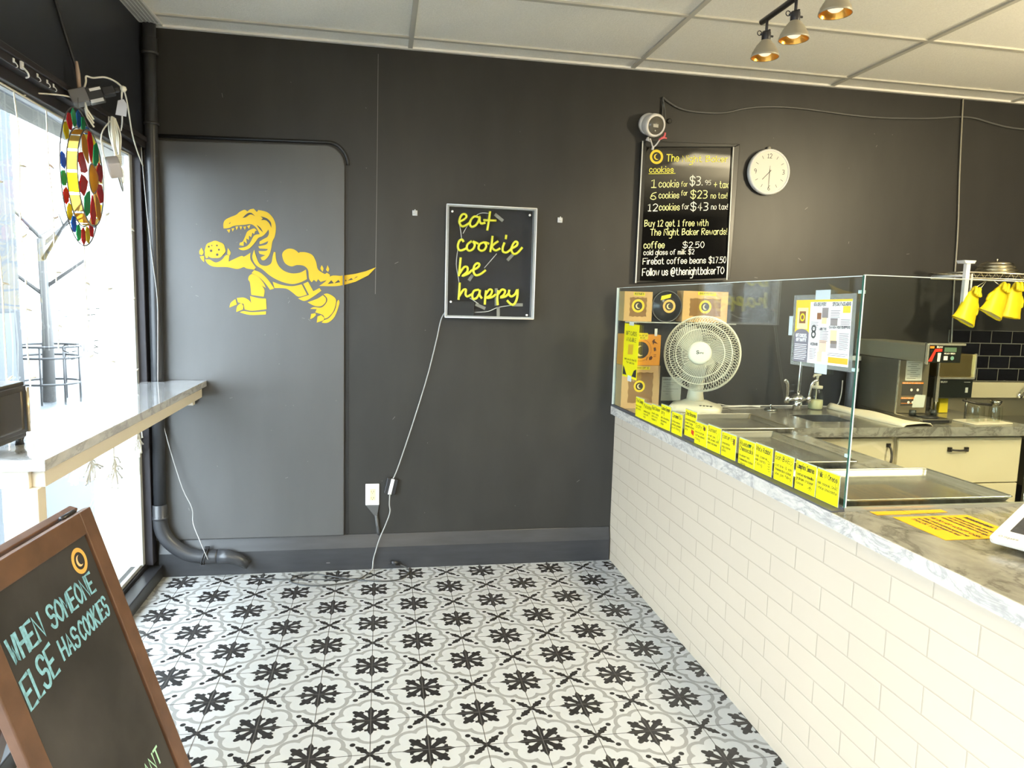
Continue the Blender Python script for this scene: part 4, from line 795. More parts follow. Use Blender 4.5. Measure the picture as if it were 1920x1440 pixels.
# clock
t = thing('wall_clock', 'round white wall clock showing half past seven beside the menu board', 'clock', (2.25, -.002, 2.32))
CX, CZ = 2.256, 2.323; CF = Frame((CX, 0, CZ), (1, 0, .02), (0, 0, 1))
B = MB(); B.lathe([(0, .004), (.125, .004), (.131, .012), (.131, .032), (.126, .040), (.119, .040), (.117, .034)], (CX, 0, CZ), (0, -1, 0), 48); part('rim', B, mat('white_clock_plastic', (.82, .81, .78), .35), t)
B = MB(); B.disc(0, 0, .118, CF, .034, 48); part('dial', B, mat('cream_dial', (.78, .76, .66), .5), t)
ink = mat('grey_clock_ink', (.10, .10, .09), .5)
B = MB()
for k in range(12):
    if k % 3 == 0: continue
    a = math.pi / 2 - k * math.pi / 6; B.ribbon([(.084 * math.cos(a), .084 * math.sin(a)), (.100 * math.cos(a), .100 * math.sin(a))], .0028, CF, .0346)
for s_, x, z in (('12', -.016, .078), ('3', .082, -.011), ('6', -.006, -.104), ('9', -.096, -.011)): B.text(s_, x, z, .024, CF, w=.0034, d=.0346)
part('numerals', B, ink, t)
for nm, a, l, w_ in (('hour_hand', math.radians(225), .062, .0038), ('minute_hand', math.radians(268), .090, .0030), ('second_hand', math.radians(88), .034, .0016)):
    B = MB(); B.ribbon([(-.012 * math.cos(a), -.012 * math.sin(a)), (l * math.cos(a), l * math.sin(a))], w_, CF, .0358); part(nm, B, ink, t)
B = MB(); B.lathe([(0, 0), (.010, 0), (.010, .006), (0, .012)], (CX - .002, -.012, CZ + .137), (0, -1, 0), 14); B.box(CX - .009, CX + .006, -.018, -.002, CZ + .125, CZ + .140); part('hanging_hook', B, mat('beige_plastic', (.55, .52, .42), .4), t)
# security camera
t = thing('security_camera', 'white dome security camera above the menu board', 'camera', (1.52, -.02, 2.52))
wp = mat('white_camera_shell', (.82, .78, .74), .3)
fd = Vector((.16, -.93, -.26)).normalized(); c0 = V(1.520, -.060, 2.530)
B = MB(); B.lathe([(0, 0), (.060, 0), (.060, .022), (.045, .034), (.02, .036)], (1.510, 0, 2.545), (0, -1, 0), 28); part('base', B, wp, t)
B = MB(); B.lathe([(.0, -.062), (.035, -.055), (.055, -.030), (.063, 0), (.063, .030), (.058, .040), (.050, .041), (.048, .036)], c0 - fd * .01, fd, 30); part('dome', B, wp, t)
B = MB(); B.lathe([(0, .038), (.049, .037), (.049, .030)], c0 - fd * .01, fd, 28); part('lens_face', B, mat('grey_brown_lens_ring', (.12, .11, .09), .25), t)
cf = Frame(c0 + fd * .0285, Vector((0, 0, 1)).cross(-fd) * -1, (0, 0, 1))
B = MB(); B.rect(-.018, .014, -.010, .012, cf, .0012); B.disc(-.004, -.028, .0042, cf, .0012, 12); part('lens_window', B, mat('pale_lens', (.50, .47, .40), .1), t)
B = MB(); B.tube([(1.486, -.05, 2.455), (1.50, -.06, 2.442), (1.49, -.055, 2.462)], .008, 7); part('mounting_tab', B, wp, t)
B = MB(); B.tube(sm3(xz(CAMCORD, -.012), 4), .004, 6); B.tube(sm3(xz(CAMCORD2, -.018) + [(1.575, -.03, 2.47)], 4), .003, 6); part('cord', B, mat('grey_black_cord', (.10, .10, .095), .4), t)
t = thing('tied_ribbon', 'red ribbon and white tie knotted under the white security camera', 'ribbon', (1.555, -.10, 2.45))
rb = mat('coral_ribbon', (.80, .16, .18), .6)
B = MB(); B.tube(sm3([(1.575, -.10, 2.485), (1.568, -.105, 2.462), (1.548, -.102, 2.450)], 4), .006, 6, flat=.5); B.tube(sm3([(1.585, -.10, 2.455), (1.565, -.108, 2.455), (1.540, -.10, 2.445)], 4), .005, 6, flat=.5); part('red_ribbon', B, rb, t)
B = MB(); B.tube(sm3([(1.548, -.10, 2.450), (1.532, -.09, 2.422), (1.518, -.075, 2.410), (1.508, -.07, 2.435), (1.500, -.07, 2.455)], 4), .004, 6); B.tube([(1.518, -.078, 2.412), (1.514, -.078, 2.392)], .007, 7); part('white_tie', B, wp, t)
B = MB(); B.lathe([(0, 0), (.014, 0), (.014, .008), (.008, .010), (0, .008)], (1.634, 0, 2.573), (0, -1, 0), 14)
solo('wall_socket_button', B, bf, 'small round black wall fitting right of the white security camera', 'fitting', (1.634, 0, 2.573))
# cables
B = MB(); B.tube(sm3(xz(CABLE, -.008), 4), .0055, 7)
solo('wall_cable', B, MATS['grey_black_cord'], 'dark cable sagging along the top of the wall to the right', 'cable', (2.8, -.008, 2.69))
B = MB(); B.tube(sm3(xz(VCABLE, -.012), 4), .0045, 7)
solo('vertical_cable', B, mat('pale_painted_cable', (.30, .28, .22), .5), 'thin pale cable running down the wall left of the wire shelf', 'cable', (3.55, -.012, 2.0))
# track lights on the ceiling
dkm = mat('dark_gunmetal', (.055, .055, .065), .35, .6)
def lamp_at(t, x, y, watts):
    o = V(x, y, 2.548)
    B = MB(); B.tube([(x, y, 2.700), (x, y, 2.648)], .006, 8); B.box(x + .004, x + .012, y - .012, y + .012, 2.615, 2.655); part('stem', B, dkm, t, bevel=.001)
    B = MB(); B.lathe([(0, .100), (.017, .100), (.018, .094), (.018, .070), (.016, .064)], o, n=20); B.tube([o + V(-.026, 0, .088), o + V(.03, 0, .084)], .004, 6); B.tube(circ(Frame(o + V(-.03, 0, .092), (1, 0, 0), (0, 0, 1)), .009, 0, 12), .0018, 5, closed=True)
    part('socket', B, dkm, t)
    B = MB(); B.lathe([(.019, .066), (.024, .060), (.034, .048), (.036, .046), (.041, .036), (.043, .0345), (.048, .023), (.0505, .021), (.0525, .010), (.0545, .009), (.056, 0), (.054, 0)], o, n=32)
    sh = part('shade', B, mat('taupe_metal_shade', (.44, .40, .31), .42, .15), t)
    B = MB(); B.lathe([(.0535, .001), (.0495, .014), (.044, .026), (.036, .038), (.024, .050), (0, .052)], o, n=32); part('shade_lining', B, mat('copper_gold_lining', (.85, .42, .08), .28, .85), sh, label='gold inside of the shade')
    B = MB(); B.lathe([(0, .008), (.016, .009), (.025, .016), (.026, .024), (.015, .042), (0, .045)], o, n=20); part('bulb', B, mat('frosted_bulb', (.9, .86, .74), .3, emit=((1, .90, .68), .30)), sh)
    l = bpy.data.lights.new('bulb_light', 'SPOT'); l.energy = watts; l.color = LAMP_COL; l.spot_size = math.radians(160); l.spot_blend = .9; l.shadow_soft_size = .05
    lo = bpy.data.objects.new('bulb_light', l); C.objects.link(lo); lo.location = o - Vector(t.location) + V(0, 0, -.004); lo.parent = t
def track(lab, x, y0, y1, ys, watts):
    t = thing('track_light', lab, 'track light', (x, (y0 + y1) / 2, 2.84), 'ceiling track lights')
    B = MB(); B.tube([(x, y0, 2.700), (x, y1, 2.700)], .0115, 12); part('bar', B, dkm, t)
    y = (y0 + y1) / 2 - .06
    B = MB(); B.tube([(x, y, 2.70), (x, y, 2.83)], .008, 8); B.lathe([(0, 0), (.06, 0), (.06, -.02), (0, -.022)], (x, y, 2.845), n=24); part('canopy', B, dkm, t)
    for q in ys: lamp_at(t, x, q, watts)
track('black ceiling track with taupe spot shades lined in gold over the counter glass', 1.556, -1.145, -2.55, (-1.190, -1.400, -1.655, -1.98, -2.30), LAMP_W)
track('added black ceiling track behind the viewer, fill light for the shop floor', -.25, -4.2, -5.6, (-4.3, -4.9, -5.5), FILL_TRACK_W * .6)  # extra track added out of view to brighten the shop side
def globe(lab, x, y, watts):  # unseen globes added to lift the brightness of ceiling and walls
    t = thing('fill_globe_lamp', lab, 'added fill lamp', (x, y, 2.84), 'added fill globes')
    B = MB(); B.lathe([(0, 0), (.055, 0), (.055, -.02), (0, -.024)], (x, y, 2.845), n=20); B.tube([(x, y, 2.83), (x, y, 2.40)], .004, 6); part('cord', B, dkm, t)
    B = MB(); B.lathe([(.022, .125), (.06, .105), (.095, .06), (.11, 0), (.095, -.06), (.06, -.095), (0, -.11)], (x, y, 2.28), n=24); part('globe', B, mat('opal_fill_globe_%d' % watts, (.9, .88, .80), .3, emit=(LAMP_COL, watts * 2.1)), t)
globe('added white fill globe over the kitchen side, out of view', 3.7, -2.7, FILL_GLOBE_W)
globe('added white fill globe over the shop floor behind the viewer', .3, -5.3, FILL_GLOBE_W * .45)
t = thing('ceiling_light', 'flat lit panel set in the ceiling grid over the kitchen', 'ceiling light', (3.24, -2.305, 2.84))
B = MB()
for a in ((2.64, 3.84, -2.03, -2.00), (2.64, 3.84, -2.60, -2.57), (2.64, 2.67, -2.57, -2.03), (3.81, 3.84, -2.57, -2.03)): B.box(a[0], a[1], a[2], a[3], 2.828, 2.844)
part('frame', B, MATS['white_ceiling_bar'], t)
B = MB(); B.box(2.67, 3.81, -2.57, -2.03, 2.832, 2.843); part('diffuser', B, mat('lit_diffuser', (.9, .88, .8), .5, emit=((1, .86, .55), PANEL_GLOW)), t)
# ================================================================ COUNTER
CT = .935
sub = bricks('white_subway_tile', (.545, .46, .355), (.53, .445, .345), (.42, .355, .27), .2985, .0777, .0016, (1, 2), (2.37 + .2985 * 20, -.0535 + .0777 * 20), .20, .35)
grey_marb = marble('grey_veined_marble', (.25, .24, .205), (.13, .125, .105), 2.2, .16, .35)
edge_marb = marble('pale_veined_marble', (.62, .57, .50), (.40, .375, .35), 5.0, .2, .30)
B = MB(); B.add([(1.392, -.002, 0), (1.392, -4.0, 0), (2.02, -4.0, 0), (2.02, -.002, 0), (1.392, -.002, .885), (1.392, -4.0, .885), (2.02, -4.0, .885), (2.02, -.002, .885)], [(0, 1, 5, 4), (1, 2, 6, 5), (2, 3, 7, 6), (3, 0, 4, 7), (4, 5, 6, 7), (3, 2, 1, 0)])
solo('service_counter', B, sub, 'long service counter faced in white subway tiles', 'counter', (1.7, -2, 0))
t = thing('marble_countertop', 'grey veined marble slab on top of the white tiled counter', 'countertop', (1.7, -2, CT))
B = MB(); B.box(1.366, 2.045, -4.05, -.003, .8855, CT); part('slab', B, grey_marb, t, bevel=.003)
B = MB(); B.box(1.3635, 1.3665, -4.05, -.003, .887, CT - .001); part('front_edge', B, edge_marb, t, label='paler veined front edge')
# glass guard
gx = lambda y: 1.372 - y / 2.12 * .040
GF = Frame((1.372, 0, 0), (.0189, -1, 0), (0, 0, 1))   # u runs toward the front, normal toward the shop
gls = glass('guard_glass', (.93, .97, .95))
gedge = mat('green_glass_edge', (.03, .11, .08), .12, spec=.8)
cedge = mat('polished_glass_edge', (.74, .79, .74), .15)
t = thing('glass_guard', 'clear glass counter guard on a grey base channel', 'glass guard', (1.40, -1.1, CT))
B = MB(); B.prism([(.004, .945), (2.118, .945), (2.118, 1.640), (.004, 1.622)], GF, -.006, 0); part('side_pane', B, gls, t)
B = MB(); B.prism([(.004, 1.622), (2.118, 1.640), (2.118, 1.6425), (.004, 1.6245)], GF, -.006, 0); B.prism([(.003, .945), (.0065, .945), (.0065, 1.6245), (.003, 1.6245)], GF, -.010, .004); part('polished_edge', B, cedge, t)
B = MB(); B.prism([(2.119, .940), (2.1225, .940), (2.1225, 1.643), (2.119, 1.643)], GF, -.007, .001); part('corner_joint', B, gedge, t, label='green glass corner')
PF = Frame((1.418, -2.122, 0), (1, .004, 0), (0, 0, 1))
B = MB(); B.prism([(.002, .946), (1.30, .946), (1.30, 1.640), (.002, 1.643)], PF, -.006, 0); part('front_pane', B, gls, t)
B = MB(); B.prism([(.0, 1.643), (1.30, 1.640), (1.30, 1.6425), (0, 1.6455)], PF, -.006, 0); B.prism([(-.003, .945), (.0, .945), (.0, 1.6445), (-.003, 1.6445)], PF, -.006, .002); part('polished_edge', B, cedge, t)
B = MB(); B.prism([(-.006, CT), (1.30, CT), (1.30, .946), (-.006, .946)], PF, -.010, .004); part('front_channel', B, mat('pale_channel', (.55, .55, .48), .3, .6), t)
B = MB(); B.prism([(0, CT), (2.125, CT), (2.125, CT + .010), (0, CT + .010)], GF, -.012, .004); part('side_channel', B, mat('grey_channel', (.085, .085, .095), .5), t)
B = MB(); B.prism([(1.3645, -.004), (1.3645, -2.130), (1.409, -2.130), (1.3685, -.004)], Frame((0, 0, CT), (1, 0, 0), (0, 1, 0)), .0005, .004); part('flat_strip', B, MATS['grey_channel'], t)
for z in (1.59, 1.36, 1.10):
    B = MB(); B.prism([(2.108, z), (2.121, z), (2.121, z + .010), (2.108, z + .010)], GF, -.012, .003); part('glass_clip', B, mat('blue_clear_clip', (.45, .60, .58), .2), t)
# flavour cards
cardm = mat('yellow_card', (.82, .72, .004), .5)
inkm = mat('black_marker', (.02, .02, .02), .6)
sleeve = mat('clear_card_sleeve', (.45, .48, .38), .2)
CARDS = [(.396, .104, ['The Deep', '', 'brown sugar,', 'dark cocoa'], 'yellow flavour card first from the wall end of the glass'),
 (.508, .090, ['Pistachio', '', 'cookie dough,', 'rosy milk', 'chip'], 'yellow flavour card second from the wall end, edges touching its neighbours'),
 (.618, .098, ['Red Chaser', '', 'sweet cookie,', 'dark swirl,', 'raspberry'], 'yellow flavour card third from the wall end'),
 (.734, .115, ['Cookie Symph', 'ony', '', 'milk chocolate', 'and peanut', 'chips'], 'tall yellow flavour card just left of the fan base, fourth from the wall'),
 (.866, .100, ['Caramel Sw', '', 'white cookie,', 'salted caramel', 'swirl filling'], 'yellow flavour card with slanting top standing fifth from the wall'),
 (1.005, .118, ['Choc Brownie', '', 'chocolate cookie,', 'sweet fudge', 'caramel sauce', 'bits'], 'raised yellow flavour card with a red stamp in its corner'),
 (1.112, .096, ['Sally B', '', 'brown butter,', 'toffee almond', 'filling'], 'yellow flavour card with a small brown cookie drawing'),
 (1.232, .103, ['Sunset', '', 'sweet yam,', 'milk sweet and', 'miso caramel'], 'yellow flavour card with a green diamond drawing'),
 (1.357, .097, ['Easter Egg', '', 'chocolate', 'egg cookie', 'candy'], 'yellow flavour card with a small egg drawing, ninth from the wall'),
 (1.496, .098, ['Blueberry', 'Cheesecake', '', 'blueberries,', 'cheesecake cookie', 'filling'], 'yellow flavour card with a green heart, headed Blueberry'),
 (1.615, .102, ['White Rabbit', '', 'milk cookie,', 'milk candy', 'filling'], 'yellow flavour card headed White Rabbit beside the Blueberry card'),
 (1.746, .098, ['ooh BAE', '', 'cold brew & yam', 'cheesecake cookie,', 'ube jam filling'], 'yellow flavour card with an outlined heart, third from the glass corner'),
 (1.875, .098, ['Campfire Smores', '', 'toasted marshmallow', 'graham cracker', 'cookie'], 'yellow flavour card with a campfire sketch, second from the glass corner'),
 (1.992, .098, ['Milk N Oreos', '', 'milk cookie, Oreo', 'white chocolate'], 'yellow flavour card nearest the glass corner with a milk carton sketch')]
for i, (u0, h, tx, lab) in enumerate(CARDS):
    z0 = CT + (.020 if i == 5 else .0045); w_ = .119 if i not in (12, 13) else .115
    t = thing('flavor_card', lab, 'card', GF(u0 + .06, z0, .007), 'yellow flavour cards along the glass')
    d0 = .006 if i != 5 else .0045
    B = MB(); B.prism([(u0 - .001, z0), (u0 + w_ - .003, z0), (u0 + w_ - .003, z0 + h + .004), (u0 - .001, z0 + h + .004)], GF, d0, d0 + .001); part('sleeve', B, sleeve, t)
    B = MB(); B.prism([(u0, z0 + .001), (u0 + w_ - .005, z0 + .001), (u0 + w_ - .005, z0 + h), (u0, z0 + h)], GF, d0 + .0012, d0 + .0022); part('card', B, cardm, t)
    B = MB(); z = z0 + h - .024
    for k, ln in enumerate(tx):
        if not ln: z -= .003; continue
        big = k == 0 or (i in (3, 9) and k == 1)
        hh = .0165 if big else .0092
        B.text(ln, u0 + .006, z, hh, GF, x1=u0 + min(w_ - .014, .012 + .0115 * len(ln)) if big else u0 + min(w_ - .012, .006 + .0068 * len(ln)), w=.0021 if big else .0013, d=d0 + .0028)
        z -= .0200 if big else .0150
    part('handwriting', B, inkm, t)
    if i == 5: B = MB(); B.M = None; B.flat([(u0 + .068, z0 + .020), (u0 + .094, z0 + .012), (u0 + .098, z0 + .034), (u0 + .070, z0 + .038)], GF, d0 + .0028); part('stamp', B, mat('red_stamp', (.55, .05, .01), .6), t)
    if i == 6: B = MB(); B.disc(u0 + .092, z0 + h - .018, .009, GF, d0 + .0028); part('drawing', B, mat('brown_marker', (.18, .08, .02), .6), t)
    if i == 7: B = MB(); q = [(u0 + .095, z0 + .045), (u0 + .108, z0 + .062), (u0 + .100, z0 + .085), (u0 + .086, z0 + .066)]; B.ribbon(q + [q[0]], .0022, GF, d0 + .0028); part('drawing', B, mat('green_marker', (.05, .35, .05), .6), t)
    if i == 8: B = MB(); B.disc(u0 + .100, z0 + h - .026, .006, GF, d0 + .0028, ry=.013); part('drawing', B, MATS['brown_marker'], t)
    if i in (9, 11):
        x, z = (u0 + .080, z0 + h - .016) if i == 9 else (u0 + .100, z0 + h - .020)
        q = [(x, z - .009), (x - .010, z + .003), (x - .006, z + .008), (x, z + .004), (x + .006, z + .008), (x + .010, z + .003)]
        B = MB()
        if i == 9: B.flat(q, GF, d0 + .0028)
        else: B.ribbon(q + [q[0]], .0015, GF, d0 + .0028)
        part('heart', B, mat('dark_green_marker', (.02, .14, .03), .6) if i == 9 else inkm, t)
    if i == 10:
        B = MB()
        for q in range(4): B.ribbon([(u0 + .090, z0 + .034 - .009 * q + .02), (u0 + .100, z0 + .030 - .009 * q + .02), (u0 + .096, z0 + .024 - .009 * q + .02), (u0 + .105, z0 + .026 - .009 * q + .02)], .0018, GF, d0 + .0028)
        part('drawing', B, inkm, t)
    if i == 12:
        B = MB()
        for a in (.5, 1.2, 1.9, 2.6): B.ribbon([(u0 + .085, z0 + .026), (u0 + .085 + .013 * math.cos(-a), z0 + .026 + .013 * math.sin(-a))], .0016, GF, d0 + .0028)
        B.ring(u0 + .085, z0 + .034, .005, .006, GF, d0 + .0028, 14); part('drawing', B, inkm, t)
    if i == 13:
        x, z = u0 + .100, z0 + .060; B = MB(); B.ribbon([(x - .006, z), (x + .006, z), (x + .006, z + .016), (x, z + .023), (x - .006, z + .016), (x - .006, z)], .0014, GF, d0 + .0028); part('drawing', B, inkm, t)
# gift card strip taped to the glass
t = thing('gift_card_strip', 'tall narrow yellow gift card notice taped to the glass by the wall', 'notice', GF(.27, 1.27, .006))
GT = Frame(GF(.163, 1.133, .006), (.0189, -1, 0), (0.0, .07, 1))
B = MB(); B.prism([(0, 0), (.222, -.004), (.228, .292), (.006, .294)], GT, 0, .0012); part('paper', B, cardm, t)
B = MB(); B.text('GIFT CARDS', .035, .232, .020, GT, x1=.195, w=.0032, d=.0018); B.text('AVAILABLE', .045, .198, .020, GT, x1=.19, w=.0032, d=.0018); B.text('ask us at the till', .03, .095, .010, GT, x1=.205, w=.0018, d=.0018); B.text('for details', .06, .078, .010, GT, x1=.18, w=.0018, d=.0018)
B.flat([(.01, .01), (.07, .01), (.03, .05), (.012, .06)], GT, .0018); B.flat([(.15, .01), (.215, .01), (.215, .055), (.18, .045)], GT, .0018); part('print', B, inkm, t)
B = MB(); B.flat([(.075, .125), (.150, .130), (.155, .185), (.080, .180)], GT, .0018); part('picture', B, mat('ochre_print', (.62, .38, .02), .6), t)
for a in ((.08, .15, .285, .305), (.09, .15, -.02, .012)):
    B = MB(); B.rect(a[0], a[1], a[2], a[3], GT, .0024); part('tape', B, mat('clear_tape', (.68, .70, .62), .3), t)
# delivery poster taped near the corner
t = thing('packaging_poster', 'laminated delivery and packaging poster taped inside the glass near the corner', 'poster', GF(1.95, 1.46, -.008))
PO = Frame(GF(1.792, 1.352, .004), (.0189, -1, .022), (0, .02, 1)); PW, PH = .318, .232
B = MB(); B.prism([(0, 0), (PW, -.002), (PW, PH), (0, PH)], PO, 0, .0008); part('laminate', B, film('clear_laminate', (.80, .82, .78), .18, .2), t)
PA = lambda m_, col: mat(m_, col, .6)
def prect(x0, x1, y0, y1, m_, d=.0014, nm='panel'):
    B = MB(); B.rect(PW * x0, PW * x1, PH * y0, PH * y1, PO, d); return part(nm, B, m_, t)
prect(.05, .95, .05, .93, PA('poster_white', (.88, .87, .80)), .0012, 'paper'); prect(.05, .30, .45, .93, PA('poster_yellow', (.93, .60, .06)), .0014); prect(.05, .30, .05, .47, PA('poster_grey', (.22, .20, .22)), .0015)
B = MB(); B.disc(PW * .175, PH * .45, PW * .125, PO, .0016, 24, ry=PH * .07); part('panel', B, PA('poster_grey', (.22, .20, .22)), t)
prect(.08, .27, .52, .82, PA('poster_peach', (.92, .66, .36)), .0016, 'picture'); prect(.12, .23, .60, .77, PA('poster_brown', (.28, .13, .06)), .0018, 'picture'); prect(.30, .95, .90, .93, PA('poster_yellow', (.9, .6, .06)), .0014)
B = MB(); B.ring(PW * .175, PH * .685, .008, .013, PO, .002); part('picture', B, PA('poster_lemon', (.95, .80, .03)), t)
prect(.64, .94, .08, .16, PA('poster_orange', (.92, .45, .04)), .0014)
for a, m_ in (((.42, .49, .66, .75), 'poster_brown'), ((.50, .60, .68, .82), 'poster_greybrown'), ((.50, .58, .60, .69), 'poster_peach'), ((.82, .93, .75, .84), 'poster_yellow'), ((.64, .75, .58, .68), 'poster_greybrown'), ((.65, .75, .34, .52), 'poster_peach'), ((.66, .76, .28, .38), 'poster_greybrown'), ((.48, .60, .22, .38), 'poster_peach2'), ((.46, .54, .08, .22), 'poster_peach2')):
    prect(*a, PA(m_, {'poster_greybrown': (.30, .26, .24), 'poster_peach2': (.85, .56, .40)}.get(m_, (.5, .4, .2))), .0014, 'picture')
B = MB()
for y in (.45, .53): B.ring(PW * .38, PH * y, .006, .013, PO, .0016, 20)
part('picture', B, PA('poster_charcoal', (.10, .10, .09)), t)
B = MB(); B.text('GTA DELIVERY', PW * .36, PH * .845, .010, PO, x1=PW * .56, w=.0020, d=.0018); B.text('SPECIAL PACKAGING', PW * .66, PH * .845, .010, PO, x1=PW * .93, w=.0020, d=.0018); B.text('LARGE TINS', PW * .47, PH * .515, .007, PO, x1=PW * .585, w=.0018, d=.0018); B.text('CANADA WIDE SHIPPING', PW * .63, PH * .545, .007, PO, x1=PW * .94, w=.0018, d=.0018); B.text('WEDDINGS', PW * .34, PH * .30, .008, PO, x1=PW * .46, w=.0018, d=.0018)
def greek(B, x0, x1, y, n, dy, d=.0018, w=.0015):
    for k in range(n): B.ribbon([(PW * x0, PH * (y - dy * k)), (PW * (x1 - (.03 if k == n - 1 else .01 * (k % 2))), PH * (y - dy * k))], w, PO, d)
for a in ((.33, .45, .62, 5, .022), (.64, .78, .78, 6, .022), (.80, .94, .66, 6, .02), (.49, .62, .50, 8, .022), (.79, .93, .48, 12, .019), (.33, .44, .25, 7, .022), (.63, .93, .21, 2, .025)): greek(B, *a)
part('print', B, PA('poster_ink', (.16, .15, .15)), t)
B = MB(); B.text('GIFT COOKIES,', PW * .08, PH * .405, .010, PO, x1=PW * .27, w=.0022, d=.0022); B.text('GIFT HAPPY!', PW * .09, PH * .345, .010, PO, x1=PW * .26, w=.0022, d=.0022); greek(B, .07, .28, .30, 9, .026, .0022, .0022); part('print', B, PA('poster_paper', (.9, .9, .88)), t)
for a in ((.38, .62, .93, 1.06), (.44, .64, -.08, .05), (-.06, .01, .42, .70)): prect(*a, mat('pale_blue_tape', (.55, .62, .62), .35), .0026, 'tape')
# sheet pans
pan = mat('worn_aluminium_pan', (.56, .55, .50), .27, .95, bump=.05, scale=15)
def tray(x0, x1, y0, y1, lab):
    cx, cy = (x0 + x1) / 2, (y0 + y1) / 2
    t = thing('sheet_pan', lab, 'baking tray', (cx, cy, CT), 'aluminium sheet pans under the glass')
    z0, z1 = CT + .001, CT + .026
    def loop(i, z, r=.012):
        out = []
        for sx, sy, a in ((1, 1, 0), (-1, 1, 1), (-1, -1, 2), (1, -1, 3)):
            ox, oy = cx + sx * ((x1 - x0) / 2 - i - r), cy + sy * ((y1 - y0) / 2 - i - r)
            for q in range(5):
                b = (a + q / 4) * math.pi / 2; out.append((ox + r * math.cos(b), oy + r * math.sin(b), z))
        return out
    L = [loop(.022, z0), loop(.014, z0 + .006), loop(.004, z1 - .003), loop(.0, z1), loop(.004, z1 + .002, .012), loop(.010, z1 - .002), loop(.020, z0 + .008), loop(.028, z0 + .003)]
    n = len(L[0]); B = MB()
    B.add([p for l in L for p in l], [(a * n + k, a * n + (k + 1) % n, (a + 1) * n + (k + 1) % n, (a + 1) * n + k) for a in range(len(L) - 1) for k in range(n)], True)
    B.add([p for p in L[-1]], [tuple(range(n))]); B.add([p for p in L[0]], [tuple(range(n))[::-1]])
    part('pan', B, pan, t)
    B = MB(); B.tube([p for p in loop(.003, z1, .012)], .0035, 8, closed=True); part('rolled_rim', B, pan, t)
tray(1.425, 2.005, -.900, -.460, 'aluminium sheet pan nearest the back wall in front of the fan')
tray(1.425, 1.840, -1.600, -.975, 'aluminium sheet pan turned lengthwise in the middle of the counter')
tray(1.432, 2.030, -2.105, -1.715, 'aluminium sheet pan at the front corner of the glass')
# notices on the counter
op = mat('orange_yellow_paper', (.62, .32, .004), .45)
QF = Frame((0, 0, CT), (1, 0, 0), (0, 1, 0))
def notice(lab, poly, lines):
    t = thing('counter_notice', lab, 'notice', (poly[0][0], poly[0][1], CT), 'notices taped to the countertop')
    B = MB(); B.prism(poly, QF, .0005, .0014); part('paper', B, op, t)
    if lines:
        B = MB()
        (ax, ay), (bx, by), (cx, cy), (dx, dy) = poly
        o = Vector((ax, ay)); u = Vector((bx - ax, by - ay)); v = Vector((dx - ax, dy - ay))
        NF = Frame(QF(ax, ay), (u.x, u.y, 0), (-u.y, u.x, 0)); WU, HV = u.length, abs(v.length)
        sgn = 1
        for k, (y, h, a, b, s_) in enumerate(lines): B.text(s_, WU * a, HV * y, HV * h, NF, x1=WU * b, w=HV * h * .2, d=.0018)
        part('print', B, inkm, t)
notice('orange notice sheet with black print taped to the countertop outside the glass', [(1.522, -2.195), (1.522, -2.400), (1.775, -2.400), (1.775, -2.195)],
       [(.86, .05, .12, .60, 'PLEASE READ BEFORE ORDERING'), (.74, .04, .1, .9, 'cookies may contain nuts, dairy and gluten'), (.66, .04, .1, .8, 'ask our team about allergens'), (.58, .04, .1, .9, 'all cookies are baked fresh every night'), (.44, .05, .08, .95, 'WE DO NOT ACCEPT CASH'), (.34, .04, .1, .9, 'debit, credit and phone payments only'), (.26, .04, .1, .85, 'no refunds or exchanges on food'), (.17, .05, .1, .6, 'THANK YOU')])
notice('pale orange paper strip lying flat at the foot of the front glass', [(1.488, -2.172), (1.600, -2.172), (1.600, -2.138), (1.488, -2.138)], None)
notice('yellow paper strip at the foot of the front glass, right of the paler strip', [(1.602, -2.168), (1.735, -2.164), (1.735, -2.136), (1.602, -2.138)], None)
# point-of-sale tablet
t = thing('tablet_terminal', 'white point-of-sale tablet stand with dark screen on the countertop', 'tablet', (1.80, -2.60, CT))
TF = Frame((1.586, -2.466, .965), (.40, -.915, .0), (.85, .37, .30))
wt = mat('white_terminal_plastic', (.55, .53, .50), .35)
def rr(x0, x1, y0, y1, r, n=5):
    out = []
    for cx, cy, a in ((x1 - r, y1 - r, 0), (x0 + r, y1 - r, 1), (x0 + r, y0 + r, 2), (x1 - r, y0 + r, 3)):
        out += [(cx + r * math.cos((a + q / n) * math.pi / 2), cy + r * math.sin((a + q / n) * math.pi / 2)) for q in range(n + 1)]
    return out
B = MB(); B.prism(rr(0, .29, 0, .235, .014), TF, -.016, 0); part('shell', B, wt, t, bevel=.004)
B = MB(); B.prism(rr(.030, .26, .052, .215, .004), TF, 0, .0008); part('screen', B, mat('dark_screen', (.03, .03, .035), .08), t)
B = MB(); B.ring(.022, .020, .0028, .005, TF, .0006, 16); B.text('Square', .030, .0165, .0085, TF, x1=.062, w=.0016, d=.0006); part('maker_mark', B, mat('grey_print', (.22, .22, .22), .5), t)
B = MB(); B.rect(.135, .205, .010, .024, TF, .0006); part('reader_light', B, mat('violet_reader', (.05, .02, .22), .3), t)
B = MB(); q0 = [(.04, .02), (.25, .02), (.25, .20), (.10, .20)]
top = [TF(x, y, -.0165) for x, y in q0]; bot = [V(p.x * .5 + .5 * 1.76, p.y * .6 - .4 * 2.58, CT + .001) for p in top]
B.add(top + bot, [(0, 1, 2, 3), (7, 6, 5, 4), (0, 4, 5, 1), (1, 5, 6, 2), (2, 6, 7, 3), (3, 7, 4, 0)]); part('stand', B, wt, t, bevel=.004)
